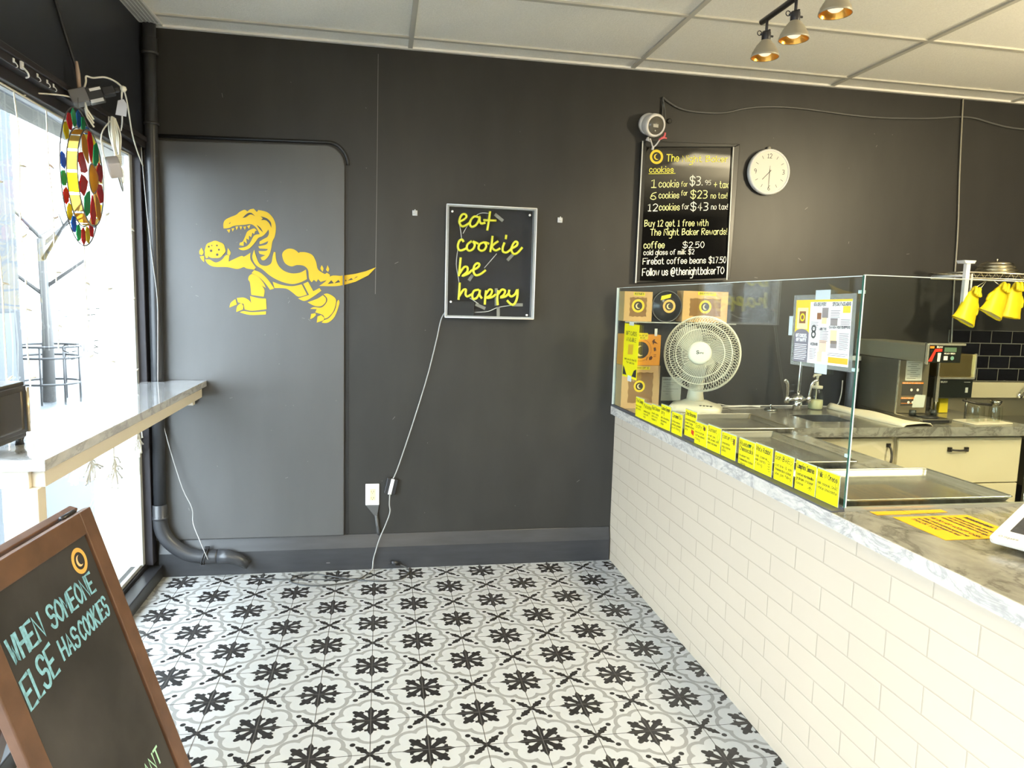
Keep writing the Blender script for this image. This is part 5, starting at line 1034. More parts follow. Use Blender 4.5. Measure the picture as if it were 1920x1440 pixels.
# ================================================================ BOXES, FAN AND BACK COUNTER
kraft = mat('kraft_card', (.68, .42, .16), .7, var=.06, scale=12)
kraft_d = mat('kraft_inside', (.22, .115, .04), .7)
logo_y = mat('logo_yellow', (.9, .66, .03), .5)
logo_k = mat('logo_black', (.02, .018, .015), .5)
logo_c = mat('logo_cream', (.92, .74, .36), .5)
def logo(parent, x, y, r, fr, d, ringm=logo_y):
    B = MB(); B.ring(x, y, r * .66, r, fr, d + .0004, 32); part('logo_ring', B, ringm, parent)
    B = MB(); B.disc(x, y, r * .68, fr, d, 28); part('logo_disc', B, logo_k, parent)
    B = MB(); crescent(B, x + r * .02, y - r * .02, r * .42, fr, d + .0006, a0=1.3); part('logo_moon', B, logo_c, parent)
def window_box(lab, x0, x1, z0, z1, y, depth, bw, col, tx, lgr, ph, ringm=logo_y):
    t = thing('cookie_box', lab, 'box', ((x0 + x1) / 2, y + depth / 2, z0), 'kraft cookie boxes behind the glass')
    fr = Frame((x0, y, z0), (1, 0, 0), (0, 0, 1)); w_, h = x1 - x0, z1 - z0
    ins = [(bw, bw * .8), (w_ - bw, bw * .8), (w_ - bw, h - bw), (bw, h - bw)]
    B = MB(); B.box(x0, x1, y + .004, y + depth, z0, z1)
    part('carton', B, col, t, bevel=.002)
    wav = []
    n = 12
    for k in range(4):
        a, b = ins[k], ins[(k + 1) % 4]
        for q in range(n):
            f = q / n; s_ = .0022 * math.sin(q * 1.9 + k)
            wav.append((a[0] + (b[0] - a[0]) * f + (s_ if k % 2 else 0), a[1] + (b[1] - a[1]) * f + (0 if k % 2 else s_)))
    out = []
    ou = [(0, 0), (w_, 0), (w_, h), (0, h)]
    for k in range(4):
        a, b = ou[k], ou[(k + 1) % 4]
        out += [(a[0] + (b[0] - a[0]) * q / n, a[1] + (b[1] - a[1]) * q / n) for q in range(n)]
    N = len(wav); B = MB()
    B.add([fr(*p, .0) for p in out] + [fr(*p, .0) for p in wav] + [fr(*p, -.003) for p in wav], [(k, (k + 1) % N, N + (k + 1) % N, N + k) for k in range(N)] + [(N + k, N + (k + 1) % N, 2 * N + (k + 1) % N, 2 * N + k) for k in range(N)])
    part('window_frame', B, col, t)
    B = MB(); B.flat(wav, fr, -.0032); part('window_film', B, mat('dark_film_over_kraft', (.30, .17, .07), .12), t)
    logo(t, w_ * ph[0], h * ph[1], lgr, fr, -.002, ringm)
    B = MB(); B.prism([(w_ * .32, h - .022), (w_ * .72, h - .024), (w_ * .72, h - .006), (w_ * .32, h - .004)], fr, .0005, .0015); part('price_label', B, cardm, t)
    B = MB(); B.text(tx, w_ * .36, h - .017, .009, fr, x1=w_ * .68, w=.0018, d=.002); part('label_print', B, inkm, t)
    return t
window_box('square kraft window box with a moon logo, first on the clear wall shelf', 1.384, 1.550, 1.437, 1.605, -.10, .095, .033, kraft, 'BEST RARE B', .038, (.50, .52))
window_box('wide kraft window box with a moon logo behind the fan on the clear wall shelf', 1.737, 2.013, 1.440, 1.618, -.10, .095, .042, kraft, 'BIG RARE BOX', .038, (.50, .50))
t = thing('cookie_tin', 'round black tin with an orange moon logo standing between the shelf boxes', 'tin', (1.64, -.06, 1.437))
B = MB(); B.lathe([(0, 0), (.084, 0), (.088, .004), (.0885, .022), (.086, .024), (.086, .045), (0, .045)], (1.641, -.052, 1.5255), (0, -1, 0), 44); part('body', B, mat('black_tin', (.030, .030, .030), .25, .4), t)
B = MB(); B.tube([(1.641 + .088 * math.cos(2 * math.pi * k / 40), -.095, 1.5255 + .088 * math.sin(2 * math.pi * k / 40)) for k in range(40)], .0025, 6, closed=True); part('lid_rim', B, mat('grey_tin_rim', (.20, .20, .19), .3, .7), t)
logo(t, .002, .0, .038, Frame((1.652, -.0975, 1.527), (1, 0, 0), (0, 0, 1)), 0, mat('logo_orange', (.90, .50, .12), .5))
B = MB(); B.flat([(-.045, .040), (.014, .056), (.018, .078), (-.040, .064)], Frame((1.645, -.0975, 1.52), (1, 0, 0), (0, 0, 1)), .0006); part('price_label', B, cardm, t)
t = thing('wall_shelf', 'clear acrylic wall shelf carrying the boxes and the round tin', 'shelf', (1.72, -.06, 1.43))
B = MB(); B.box(1.384, 2.06, -.125, -.001, 1.430, 1.436); part('shelf_board', B, glass('acrylic_shelf', (.86, .88, .86)), t)
B = MB(); B.box(1.384, 2.06, -.127, -.125, 1.430, 1.436); part('front_edge', B, mat('acrylic_shelf_edge', (.50, .51, .46), .2), t)
# boxes standing on the counter
t = thing('orange_box', 'orange printed cookie box with a large dark moon disc, stacked on a kraft box', 'box', (1.48, -.06, 1.186))
ob = mat('orange_card', (.88, .36, .012), .55)
B = MB(); B.box(1.384, 1.607, -.118, -.01, 1.186, 1.362); part('carton', B, ob, t, bevel=.002)
OF = Frame((1.376, -.118, 1.186), (1, 0, 0), (0, 0, 1))
B = MB(); B.ring(.112, .088, .062, .0635, OF, .001, 36); B.disc(.112, .088, .048, OF, .001, 32); part('logo_disc', B, logo_k, t)
B = MB(); crescent(B, .107, .083, .030, OF, .0016, a0=1.2); part('logo_moon', B, logo_c, t)
B = MB()
B.flat([(.178, .140), (.186, .150), (.196, .152), (.192, .142), (.205, .132), (.215, .125), (.200, .128), (.190, .130), (.186, .118), (.182, .128)], OF, .001)
B.prism([(.192, .082), (.205, .086), (.201, .106), (.188, .102)], OF, .0008, .0012); B.flat([(.165, .030), (.180, .034), (.186, .048), (.176, .056), (.164, .046)], OF, .001); B.ribbon([(.150, .030), (.152, .050)], .003, OF, .001)
for y in (.052, .062): B.ribbon([(.192, y), (.204, y)], .003, OF, .001)
part('printed_icons', B, mat('dark_brown_print', (.10, .03, .01), .6), t)
B = MB(); B.prism(rr(.075, .152, .148, .186, .008), OF, .001, .0022); part('price_label', B, cardm, t)
B = MB(); B.text('BOX OF 12', .085, .168, .008, OF, x1=.145, w=.0016, d=.0028); B.text('$43', .105, .154, .008, OF, x1=.13, w=.0016, d=.0028); part('label_print', B, inkm, t)
B = MB(); B.prism([(.190, .170), (.206, .170), (.206, .212), (.190, .212)], OF, .0005, .0015); part('hang_tab', B, mat('white_paper', (.82, .82, .80), .6), t)
window_box('tall kraft window box standing on the counter under the orange box', 1.384, 1.612, .936, 1.185, -.118, .108, .040, mat('kraft_card_pale', (.60, .38, .17), .7), 'BOX OF 6', .034, (.47, .52))
B = MB(); B.prism([(0, 0), (.124, .0), (.126, .140), (.002, .142)], Frame((1.672, 0, .966), (1, 0, 0), (0, 0, 1)), .001, .002)
pn = solo('wall_notice', B, mat('pale_green_paper', (.52, .55, .50), .6), 'pale printed notice on the black wall behind the white fan', 'notice', (1.72, 0, .97))
B = MB(); NF = Frame((1.672, -.002, .966), (1, 0, 0), (0, 0, 1))
B.text('CLOSING LIST', .008, .124, .008, NF, x1=.06, w=.0018, d=.0006)
for k, y in enumerate((.108, .096, .084, .070, .056, .040)): B.ribbon([(.010 + .02 * (k % 2), y), (.105 - .03 * (k % 3), y)], .0018, NF, .0006)
part('print', B, MATS['poster_ink'], pn)
# desk fan
t = thing('desk_fan', 'white desk fan with round wire cage standing at the wall end of the counter', 'fan', (1.82, -.17, CT))
fw = mat('cream_fan_plastic', (.76, .73, .60), .35)
ax = Vector((-.56, -.80, .10)).normalized(); fc = V(1.775, -.30, 1.272)
B = MB(); fb = Frame((1.815, -.175, CT), (.87, -.5, 0), (.5, .87, 0))
def sect(w_, l, z, r): return [fb(x, y, z) for x, y in rr(-w_, w_, -l, l, r, 4)]
S_ = [sect(.145, .115, .001, .05), sect(.147, .117, .018, .05), sect(.135, .105, .034, .05), sect(.095, .075, .046, .04), sect(.060, .055, .060, .03)]
n = len(S_[0])
B.add([p for l in S_ for p in l], [(a * n + k, a * n + (k + 1) % n, (a + 1) * n + (k + 1) % n, (a + 1) * n + k) for a in range(4) for k in range(n)], True); B.add(S_[-1], [tuple(range(n))]); B.add(S_[0], [tuple(range(n))[::-1]])
part('base', B, fw, t)
B = MB()
for k in range(4): B.lathe([(0, 0), (.008, 0), (.008, .007), (0, .008)], fb(.035 + .019 * k, -.085, .036), (0, 0, 1), 10)
part('speed_buttons', B, mat('dark_button', (.05, .05, .045), .4), t)
B = MB(); B.tube([(1.815, -.165, CT + .05), (1.812, -.17, CT + .10), (1.815, -.18, 1.13), (1.82, -.20, 1.22)], [.052, .044, .036, .034], 16); part('neck', B, fw, t)
B = MB(); B.lathe([(0, -.175), (.04, -.17), (.062, -.14), (.066, -.07), (.060, -.05), (0, -.05)], fc, ax, 26); part('motor_housing', B, fw, t)
R = .200
FRM = Matrix((ax.orthogonal().normalized(), )) if False else None
fu = Vector((0, 0, 1)).cross(ax).normalized(); fv = ax.cross(fu)
def cage(prof, nw, tw, nm, hub):
    B = MB()
    for k in range(nw):
        a = 2 * math.pi * k / nw; pts = []
        for q, (r0, z) in enumerate(prof):
            b = a + tw * (q / (len(prof) - 1)); pts.append(fc + ax * z + (fu * math.cos(b) + fv * math.sin(b)) * r0)
        B.tube(pts, .0016, 4, smooth=True)
    for r0, z in ((R, .0), (R * .80, prof[-4][1] if False else .0)):
        pass
    part(nm, B, fw, t)
fp = [(.205, -.004), (.204, .012), (.196, .028), (.170, .042), (.135, .052), (.098, .057), (.062, .058)]
cage(fp, 84, .42, 'front_grille', .062)
rp = [(.205, -.004), (.204, -.020), (.196, -.036), (.165, -.052), (.12, -.060), (.064, -.062)]
cage(rp, 64, -.42, 'rear_grille', .064)
B = MB()
for r0, z, tr in ((.206, -.004, .006), (.170, .0435, .0022), (.132, .0535, .0022), (.165, -.052, .002), (.12, -.06, .002)):
    B.tube([fc + ax * z + (fu * math.cos(2 * math.pi * k / 56) + fv * math.sin(2 * math.pi * k / 56)) * r0 for k in range(56)], tr, 6, closed=True)
part('cage_rings', B, fw, t)
B = MB(); B.lathe([(0, .070), (.050, .069), (.061, .064), (.065, .056), (.060, .052), (0, .052)], fc, ax, 34); part('center_badge', B, fw, t)
HB = Frame(fc + ax * .0705, fu, fv)
B = MB(); B.text('S', -.014, -.004, .016, HB, w=.004, d=.0006); B.text('una', .0, -.002, .010, HB, x1=.022, w=.0020, d=.0006); part('badge_print', B, inkm, t)
B = MB()
for k in range(3):
    a = 2 * math.pi * k / 3 + 2.3
    vs = []
    for r0, w_ in ((.03, .02), (.08, .055), (.13, .075), (.165, .06), (.178, .02)):
        for s_ in (-1, 0, 1):
            b = a + s_ * w_ / max(r0, .05); vs.append(fc + ax * (-.004 + .018 * s_) + (fu * math.cos(b) + fv * math.sin(b)) * r0)
    B.add(vs, [(q * 3 + c_, q * 3 + c_ + 1, q * 3 + c_ + 4, q * 3 + c_ + 3) for q in range(4) for c_ in range(2)], True)
B.lathe([(0, .02), (.03, .018), (.034, -.03), (0, -.03)], fc, ax, 20)
part('blades', B, mat('grey_fan_blade', (.30, .30, .25), .35), t)
B = MB(); B.tube(sm3([(1.975, -.16, CT + .008), (1.99, -.09, CT + .012), (2.02, -.05, CT + .018), (2.09, -.045, CT + .006), (2.2, -.05, CT + .008), (2.28, -.07, CT + .004)], 5), .0035, 6)
B.tube(sm3([(1.95, -.075, CT + .012), (2.03, -.085, CT + .006), (2.12, -.07, CT + .006), (2.3, -.04, CT + .006), (2.62, -.03, CT + .005), (2.80, -.035, CT + .006), (2.84, -.03, CT + .06), (2.845, -.03, 1.10)], 5), .004, 6)
solo('white_power_cord', B, mat('white_wire', (.75, .73, .72), .4), 'white power cord lying along the wall on the back counter', 'cord', (2.3, -.05, CT))
# back counter
t = thing('back_cabinet', 'cream base cabinet with a tall dark pull under the back counter', 'cabinet', (2.39, -.35, 0))
cream = mat('cream_cabinet_paint', (.56, .50, .34), .40)
dpull = mat('dark_bronze_pull', (.045, .040, .035), .35, .6)
B = MB(); B.box(2.06, 2.72, -.68, -.004, .10, .79); B.box(2.06, 2.72, -.68, -.60, .79, .884); B.box(2.06, 2.72, -.62, -.01, 0, .10); part('carcass', B, cream, t)
B = MB(); B.box(2.07, 2.698, -.70, -.681, .11, .868); d_ = part('door', B, cream, t, bevel=.003)
B = MB(); B.tube(sm3([(2.672, -.700, .832), (2.674, -.720, .815), (2.676, -.728, .78), (2.678, -.722, .745), (2.680, -.701, .730)], 5), .006, 8); B.box(2.660, 2.684, -.706, -.699, .822, .842); part('pull', B, dpull, d_)
t = thing('drawer_cabinet', 'cream drawer unit with a dark bar pull under the coffee machines', 'cabinet', (3.1, -.35, 0))
B = MB(); B.box(2.724, 3.50, -.68, -.004, .10, .884); B.box(2.724, 3.50, -.62, -.01, 0, .10); part('carcass', B, cream, t)
for k, (z0, z1) in enumerate(((.618, .868), (.36, .612), (.11, .354))):
    B = MB(); B.box(2.732, 3.494, -.70, -.681, z0, z1); d_ = part('drawer', B, cream, t, bevel=.003)
    zc = z1 - .062
    B = MB(); B.box(3.032, 3.052, -.712, -.699, zc - .012, zc + .012); B.box(3.135, 3.155, -.712, -.699, zc - .012, zc + .012); B.tube(sm3([(3.042, -.712, zc), (3.06, -.722, zc - .001), (3.093, -.726, zc - .002), (3.127, -.722, zc - .001), (3.145, -.712, zc)], 4), .0055, 8); part('pull', B, dpull, d_)
t = thing('back_countertop', 'grey veined marble worktop along the back wall with a sink cut into it', 'countertop', (3.0, -.37, CT))
B = MB()
SX0, SX1, SY0, SY1 = 2.315, 2.565, -.565, -.330
B.box(2.048, SX0, -.745, -.003, .8855, CT); B.box(SX1, 3.53, -.745, -.003, .8855, CT); B.box(SX0, SX1, -.745, SY0, .8855, CT); B.box(SX0, SX1, SY1, -.003, .8855, CT)
part('slab', B, grey_marb, t)
t = thing('hand_sink', 'small stainless steel sink sunk into the back worktop', 'sink', (2.44, -.45, .75))
B = MB(); ou = [(SX0 + .001, SY0 + .001), (SX1 - .001, SY0 + .001), (SX1 - .001, SY1 - .001), (SX0 + .001, SY1 - .001)]
vs = [(x, y, CT - .002) for x, y in ou] + [(x, y, .80) for x, y in ou]
B.add(vs, [(0, 1, 5, 4), (1, 2, 6, 5), (2, 3, 7, 6), (3, 0, 4, 7), (4, 5, 6, 7)]); part('basin', B, steel, t)
B = MB(); B.lathe([(.0, .003), (.022, .003), (.024, 0)], (2.44, -.45, .8005), n=20); part('drain', B, chrome, t)
# faucet
t = thing('faucet', 'chrome two-handle bar faucet standing behind the small sink', 'faucet', (2.455, -.18, CT))
B = MB(); B.lathe([(0, 0), (.026, 0), (.026, .05), (.020, .058), (0, .058)], (2.455, -.18, CT + .0005), n=22); part('base', B, chrome, t)
B = MB(); B.lathe([(0, .055), (.028, .056), (.048, .070), (.030, .086), (.016, .100), (0, .102)], (2.455, -.18, CT), n=26); B.tube([(2.385, -.18, CT + .066), (2.525, -.18, CT + .066)], [.010, .012], 10); part('body', B, chrome, t)
B = MB(); B.tube(sm3([(2.455, -.18, CT + .10), (2.458, -.18, 1.20), (2.462, -.185, 1.33), (2.475, -.22, 1.385), (2.500, -.27, 1.385), (2.515, -.30, 1.33), (2.516, -.302, 1.22)], 6), .0105, 12); B.lathe([(.0105, 0), (.014, -.002), (.014, -.05), (.009, -.055), (0, -.055)], (2.516, -.302, 1.235), n=16); part('spout', B, chrome, t)
for s_ in (-1, 1):
    B = MB(); x = 2.455 + s_ * .070
    B.lathe([(0, -.02), (.014, -.02), (.016, .015), (0, .02)], (x, -.18, CT + .066), n=14); B.tube(sm3([(x, -.18, CT + .08), (x + s_ * .004, -.185, CT + .13), (x - s_ * .0 + s_ * .012, -.19, CT + .165), (x + s_ * .038, -.20, CT + .185)], 5), [.006, .0065, .007, .0075, .008, .0085, .009, .0095, .010, .0105, .011, .0115, .012, .012, .010, .007], 10)
    part('lever_handle', B, chrome, t)
t = thing('sink_stopper', 'chrome sink stopper lying on the back worktop left of the faucet', 'stopper', (2.285, -.18, CT))
B = MB(); B.lathe([(0, 0), (.040, 0), (.040, .006), (.026, .014), (.008, .018), (0, .018)], (2.285, -.18, CT + .0005), n=26); part('disc', B, mat('dark_chrome', (.35, .35, .33), .15, 1.0), t)
B = MB(); B.lathe([(.004, .017), (.004, .030), (.007, .034), (0, .038)], (2.285, -.18, CT), n=12); part('knob', B, chrome, t)
t = thing('soap_dispenser', 'clear glass jar soap dispenser half full of cloudy soap beside the faucet', 'soap dispenser', (2.605, -.13, CT))
o = V(2.605, -.13, CT)
B = MB(); B.lathe([(0, .001), (.040, .001), (.043, .008), (.043, .090), (.034, .112), (.030, .128)], o, n=30); part('jar', B, glass('jar_glass', (.90, .92, .88)), t)
B = MB(); B.lathe([(0, .004), (.038, .004), (.041, .010), (.041, .058), (0, .058)], o, n=28); part('soap', B, mat('cloudy_soap', (.58, .57, .36), .35), t, label='cloudy pale soap')
B = MB(); B.lathe([(0, .128), (.034, .126), (.035, .142), (0, .144)], o, n=24); B.tube([o + V(0, 0, .03), o + V(0, 0, .13)], .004, 6); part('lid', B, mat('pale_cap', (.60, .58, .48), .35), t)
B = MB(); B.lathe([(0, .144), (.012, .144), (.009, .165), (.007, .185), (.010, .200), (.022, .208), (.022, .213), (0, .214)], o, n=18); B.tube([o + V(0, 0, .205), o + V(-.028, -.012, .206), o + V(-.036, -.016, .196)], .006, 8); part('pump', B, MATS['pale_cap'], t)
# bar towel
B = MB(); tw = mat('cream_towel', (.72, .64, .48), .95, bump=.5, scale=120)
nx, ny = 20, 10; vs = []
for i in range(nx + 1):
    for j in range(ny + 1):
        f, g_ = i / nx, j / ny
        base = V(2.70, -.10, 0).lerp(V(2.72, -.735, 0), f) ; wv = V(.09 + .10 * f, .015, 0)
        p = base + wv * g_ * (1.0 if f > .1 else .8)
        z = CT + .003 + .022 * math.sin(math.pi * g_) * (1 - .35 * f) + .005 * math.sin(9 * f + 5 * g_) + .006
        if g_ in (0, 1): z = CT + .0015
        vs.append((p.x + .006 * math.sin(7 * f), p.y, z))
B.add(vs, [(i * (ny + 1) + j, (i + 1) * (ny + 1) + j, (i + 1) * (ny + 1) + j + 1, i * (ny + 1) + j + 1) for i in range(nx) for j in range(ny)], True)
o_ = solo('bar_towel', B, tw, 'crumpled cream towel lying on the back worktop left of the coffee brewer', 'towel', (2.75, -.4, CT))
sd = o_.modifiers.new('thickness', 'SOLIDIFY'); sd.thickness = .004
# coffee brewer
t = thing('coffee_brewer', 'stainless coffee brewer with a dark control head and warning stickers', 'coffee machine', (3.0, -.35, CT))
dsteel = mat('dull_steel_panel', (.24, .225, .18), .34, .85, bump=.03, scale=8)
bsteel = mat('warm_steel_front', (.50, .44, .30), .30, .85)
x0, x1 = 2.885, 3.085
B = MB(); B.box(x0, x1, -.655, -.05, CT + .004, CT + .026); part('base_tray', B, dsteel, t, bevel=.003)
B = MB(); B.box(x0 + .02, x1 - .02, -.657, -.655, CT + .008, CT + .022); part('tray_slot', B, blackmetal, t)
B = MB(); B.box(x0, x1, -.455, -.06, CT + .026, 1.268); part('body', B, dsteel, t, bevel=.003)
B = MB(); B.box(x0 + .006, x1 - .006, -.460, -.455, CT + .03, 1.262); part('front_panel', B, bsteel, t)
B = MB(); B.box(x0, x0 + .006, -.464, -.458, CT + .026, 1.262); part('corner_trim', B, mat('bright_trim', (.80, .76, .62), .25, .8), t)
B = MB(); B.box(x0, x1, -.648, -.06, 1.269, 1.362); hd = part('head', B, mat('brushed_head_steel', (.50, .47, .36), .32, .8, bump=.03, scale=8), t, bevel=.004)
B = MB(); B.box(x0 - .003, x1 + .003, -.665, -.648, 1.27, 1.372); part('control_panel', B, mat('black_control_panel', (.012, .014, .012), .2), hd)
CP = Frame((x0, -.666, 1.27), (1, 0, 0), (0, 0, 1))
B = MB(); B.prism([(-.003, .093), (.223, .093), (.223, .104), (-.003, .104)], CP, -.02, .006); B.prism([(-.006, -.01), (.004, -.01), (.004, .10), (-.006, .10)], CP, -.01, .004); part('panel_trim', B, MATS['bright_trim'], hd)
B = MB(); B.flat([(.004, .006), (.028, .006), (.048, .058), (.085, .060), (.085, .074), (.042, .074)], CP, .001); part('red_stripe', B, mat('red_print', (.80, .03, .01), .4), hd)
B = MB(); B.rect(.010, .036, .076, .088, CP, .001); part('orange_print', B, mat('orange_print', (.85, .25, .02), .4), hd)
B = MB(); B.rect(.098, .172, .058, .082, CP, .001); part('display', B, mat('green_grey_display', (.10, .16, .10), .2), hd)
B = MB(); B.text('BUNN', .052, .079, .009, CP, x1=.085, w=.0022, d=.0014); B.text('READY BREW', .10, .046, .007, CP, x1=.165, w=.0016, d=.0014); B.flat([(.060, .006), (.076, .006), (.080, .052), (.060, .052)], CP, .001); B.rect(.098, .122, .014, .036, CP, .001); part('panel_print', B, mat('cream_print', (.80, .72, .60), .5), hd)
B = MB(); B.disc(.150, .025, .011, CP, .001, 18); part('start_button', B, mat('green_button', (.16, .30, .24), .4), hd)
FP = Frame((x0, -.460, CT), (1, 0, 0), (0, 0, 1))
B = MB(); B.rect(.045, .150, .215, .325, FP, .0008); part('spec_label', B, mat('pale_label', (.62, .60, .48), .5), t)
B = MB()
for k in range(9): B.ribbon([(.055 + .02 * (k % 2), .316 - .011 * k), (.135 - .012 * (k % 3), .316 - .011 * k)], .0018, FP, .0014)
part('label_print', B, inkm, t)
for z0, z1, xr in ((.130, .206, .165), (.070, .120, .115)):
    B = MB(); B.rect(.030, xr, z0, z1, FP, .0008); part('warning_sticker', B, mat('dark_sticker', (.05, .045, .035), .5), t)
    B = MB(); B.rect(.030, xr, z1 - .010, z1, FP, .0012); B.rect(.032, xr - .002, z0 + .014, z0 + .017, FP, .0012) if z1 < .13 else None; part('warning_band', B, mat('warning_orange', (.85, .26, .03), .5), t)
    B = MB()
    for k in range(3): B.disc(.052 + .04 * k * (xr / .165), z0 + (z1 - z0) * .42, .008, FP, .0013, 14) if k != 0 else B.text('CAUTION', .036, z1 - .008, .006, FP, x1=xr - .02, w=.0014, d=.0016)
    part('warning_print', B, mat('cream_print', (.80, .72, .60), .5), t)
B = MB(); B.flat([(.105, .062), (.180, .062), (.186, .132), (.120, .136), (.110, .110)], FP, .0018); part('repair_label', B, mat('pale_green_label', (.58, .60, .50), .5), t)
for x in (.055, .185):
    B = MB(); B.lathe([(0, 0), (.018, 0), (.018, .032), (0, .033)], (x0 + x, -.53, CT + .0265), n=16); part('warmer_knob', B, mat('black_knob', (.02, .025, .022), .4), t)
B = MB(); B.lathe([(0, 0), (.058, 0), (.060, .004), (0, .006)], (x0 + .11, -.57, CT + .0265), n=24); part('warmer_plate', B, blackmetal, t)
# second machine
t = thing('coffee_grinder', 'black fronted coffee grinder with steel hopper, on legs right of the steel brewer', 'coffee machine', (3.34, -.2, CT))
B = MB(); B.box(3.230, 3.470, -.355, -.06, 1.034, 1.155); part('body', B, dsteel, t, bevel=.003)
B = MB(); B.box(3.236, 3.464, -.360, -.355, 1.040, 1.150); part('front_panel', B, mat('black_control_panel', (.012, .014, .012), .2), t)
B = MB(); B.box(3.216, 3.236, -.368, -.350, 1.015, 1.165); B.box(3.236, 3.470, -.366, -.350, 1.150, 1.160); part('trim', B, MATS['bright_trim'], t)
B = MB(); B.box(3.234, 3.472, -.350, -.07, 1.160, 1.296); part('hopper', B, mat('amber_steel', (.42, .32, .13), .22, .9), t, bevel=.004, label='steel upper hopper')
B = MB(); B.box(3.224, 3.232, -.362, -.348, 1.160, 1.300); B.box(3.468, 3.476, -.362, -.348, 1.160, 1.300); part('side_trim', B, MATS['bright_trim'], t)
GFm = Frame((3.236, -.3602, 1.04), (1, 0, 0), (0, 0, 1))
B = MB(); B.text('BUNN', .014, .088, .009, GFm, x1=.055, w=.002, d=.0008); B.rect(.182, .200, .030, .060, GFm, .0008); B.ribbon([(.17, .092), (.21, .092)], .002, GFm, .0008); part('panel_print', B, mat('grey_print_light', (.42, .42, .38), .5), t)
for x in (3.245, 3.455):
    for y in (-.34, -.09):
        B = MB(); B.tube([(x, y, CT), (x, y, 1.035)], .007, 8); part('leg', B, dsteel, t)
t = thing('yellow_packet', 'yellow packet standing on the worktop beneath the black fronted grinder', 'packet', (3.36, -.25, CT))
B = MB(); B.prism([(0, 0), (.062, 0), (.060, .088), (.004, .088)], Frame((3.325, -.28, CT + .001), (1, 0, 0), (0, 0, 1)), -.05, 0); part('packet', B, mat('yellow_packet', (.80, .62, .02), .5), t, bevel=.004)
# glasses drying on a cloth
B = MB(); B.prism(rr(0, .27, 0, .16, .02), Frame((3.20, -.69, CT), (1, .08, 0), (-.08, 1, 0)), .0005, .006)
solo('dish_cloth', B, tw, 'pale folded cloth under the upturned glasses on the back worktop', 'cloth', (3.33, -.6, CT), bevel=.002)
gl_m = glass('tumbler_glass', (.93, .94, .90), 0, 1.6)
def tumbler(x, y, lab):
    t = thing('drinking_glass', lab, 'glass', (x, y, CT + .006), 'upturned glasses on the cloth')
    B = MB(); B.lathe([(.029, .001), (.0295, .003), (.026, .082), (.025, .086), (0, .087)], (x, y, CT + .006), n=22); part('tumbler', B, gl_m, t)
for x, y, lab in ((3.235, -.63, 'upturned clear glass nearest the brewer on the pale cloth'), (3.300, -.60, 'second upturned clear glass from the brewer on the pale cloth'), (3.368, -.63, 'third upturned clear glass from the brewer on the pale cloth'), (3.425, -.59, 'upturned clear glass at the right end of the pale cloth')): tumbler(x, y, lab)
t = thing('serving_scoop', 'dark metal ladle lying across the tops of the upturned glasses', 'ladle', (3.33, -.62, 1.03))
zt = CT + .006 + .088
B = MB(); B.tube([(3.19, -.60, zt + .030), (3.27, -.615, zt + .012), (3.36, -.615, zt + .006)], [.006, .007, .008], 8); part('handle', B, dpull, t)
B = MB(); B.lathe([(0, -.020), (.018, -.016), (.028, 0), (.030, .010), (.026, .010), (.016, -.010), (0, -.013)], (3.388, -.615, zt + .020), n=20); part('bowl', B, mat('dark_chrome', (.35, .35, .33), .15, 1.0), t)
# tiled backsplash, ledge and steel splashback on the right
bt = bricks('black_subway_tile', (.003, .003, .006), (.004, .004, .007), (.16, .155, .13), .155, .0815, .003, (0, 2), (20 * .155 - .02, -1.427 + .0815 * 30), .10, .12)
B = MB(); B.box(3.585, 5.0, -.010, 0, 1.095, 1.427); struct('trim_4', B, bt)
B = MB(); B.box(3.50, 5.0, -.045, 0, .995, 1.095)
solo('wall_ledge', B, cream, 'cream painted ledge on the wall below the black tiles', 'ledge', (4.0, -.02, 1.04), bevel=.004)
B = MB(); B.box(3.50, 5.0, -.012, -.001, .70, .995)
solo('steel_splashback', B, mat('warm_steel_sheet', (.50, .45, .32), .35, .9, bump=.05, scale=4), 'stainless steel splashback on the wall under the cream ledge', 'splashback', (4.0, -.01, .85))
t = thing('prep_sink', 'steel prep sink beside the cream drawers at the right end', 'sink', (4.2, -.4, 0))
B = MB(); B.box(3.56, 4.8, -.70, -.014, .845, .875); part('sink_top', B, steel, t, bevel=.004)
B = MB(); B.box(3.70, 4.75, -.66, -.05, .55, .845); part('basin', B, dsteel, t)
for x in (3.585, 4.77):
    for y in (-.67, -.05):
        B = MB(); B.tube([(x, y, 0), (x, y, .846)], .018, 10); part('leg', B, steel, t)
B = MB(); B.box(3.57, 4.79, -.65, -.05, .22, .25); part('lower_shelf', B, dsteel, t)
t = thing('wall_faucet', 'chrome wall faucet over the steel sink at the right edge', 'faucet', (4.16, -.05, 1.03))
B = MB(); B.lathe([(0, 0), (.022, 0), (.022, .012), (.012, .02), (0, .02)], (4.115, -.045, 1.012), (0, -1, 0), 16); B.tube(sm3([(4.115, -.06, 1.012), (4.117, -.09, 1.05), (4.14, -.11, 1.085), (4.19, -.14, 1.085), (4.24, -.17, 1.05), (4.25, -.175, 1.0)], 5), .011, 10); part('spout', B, chrome, t)
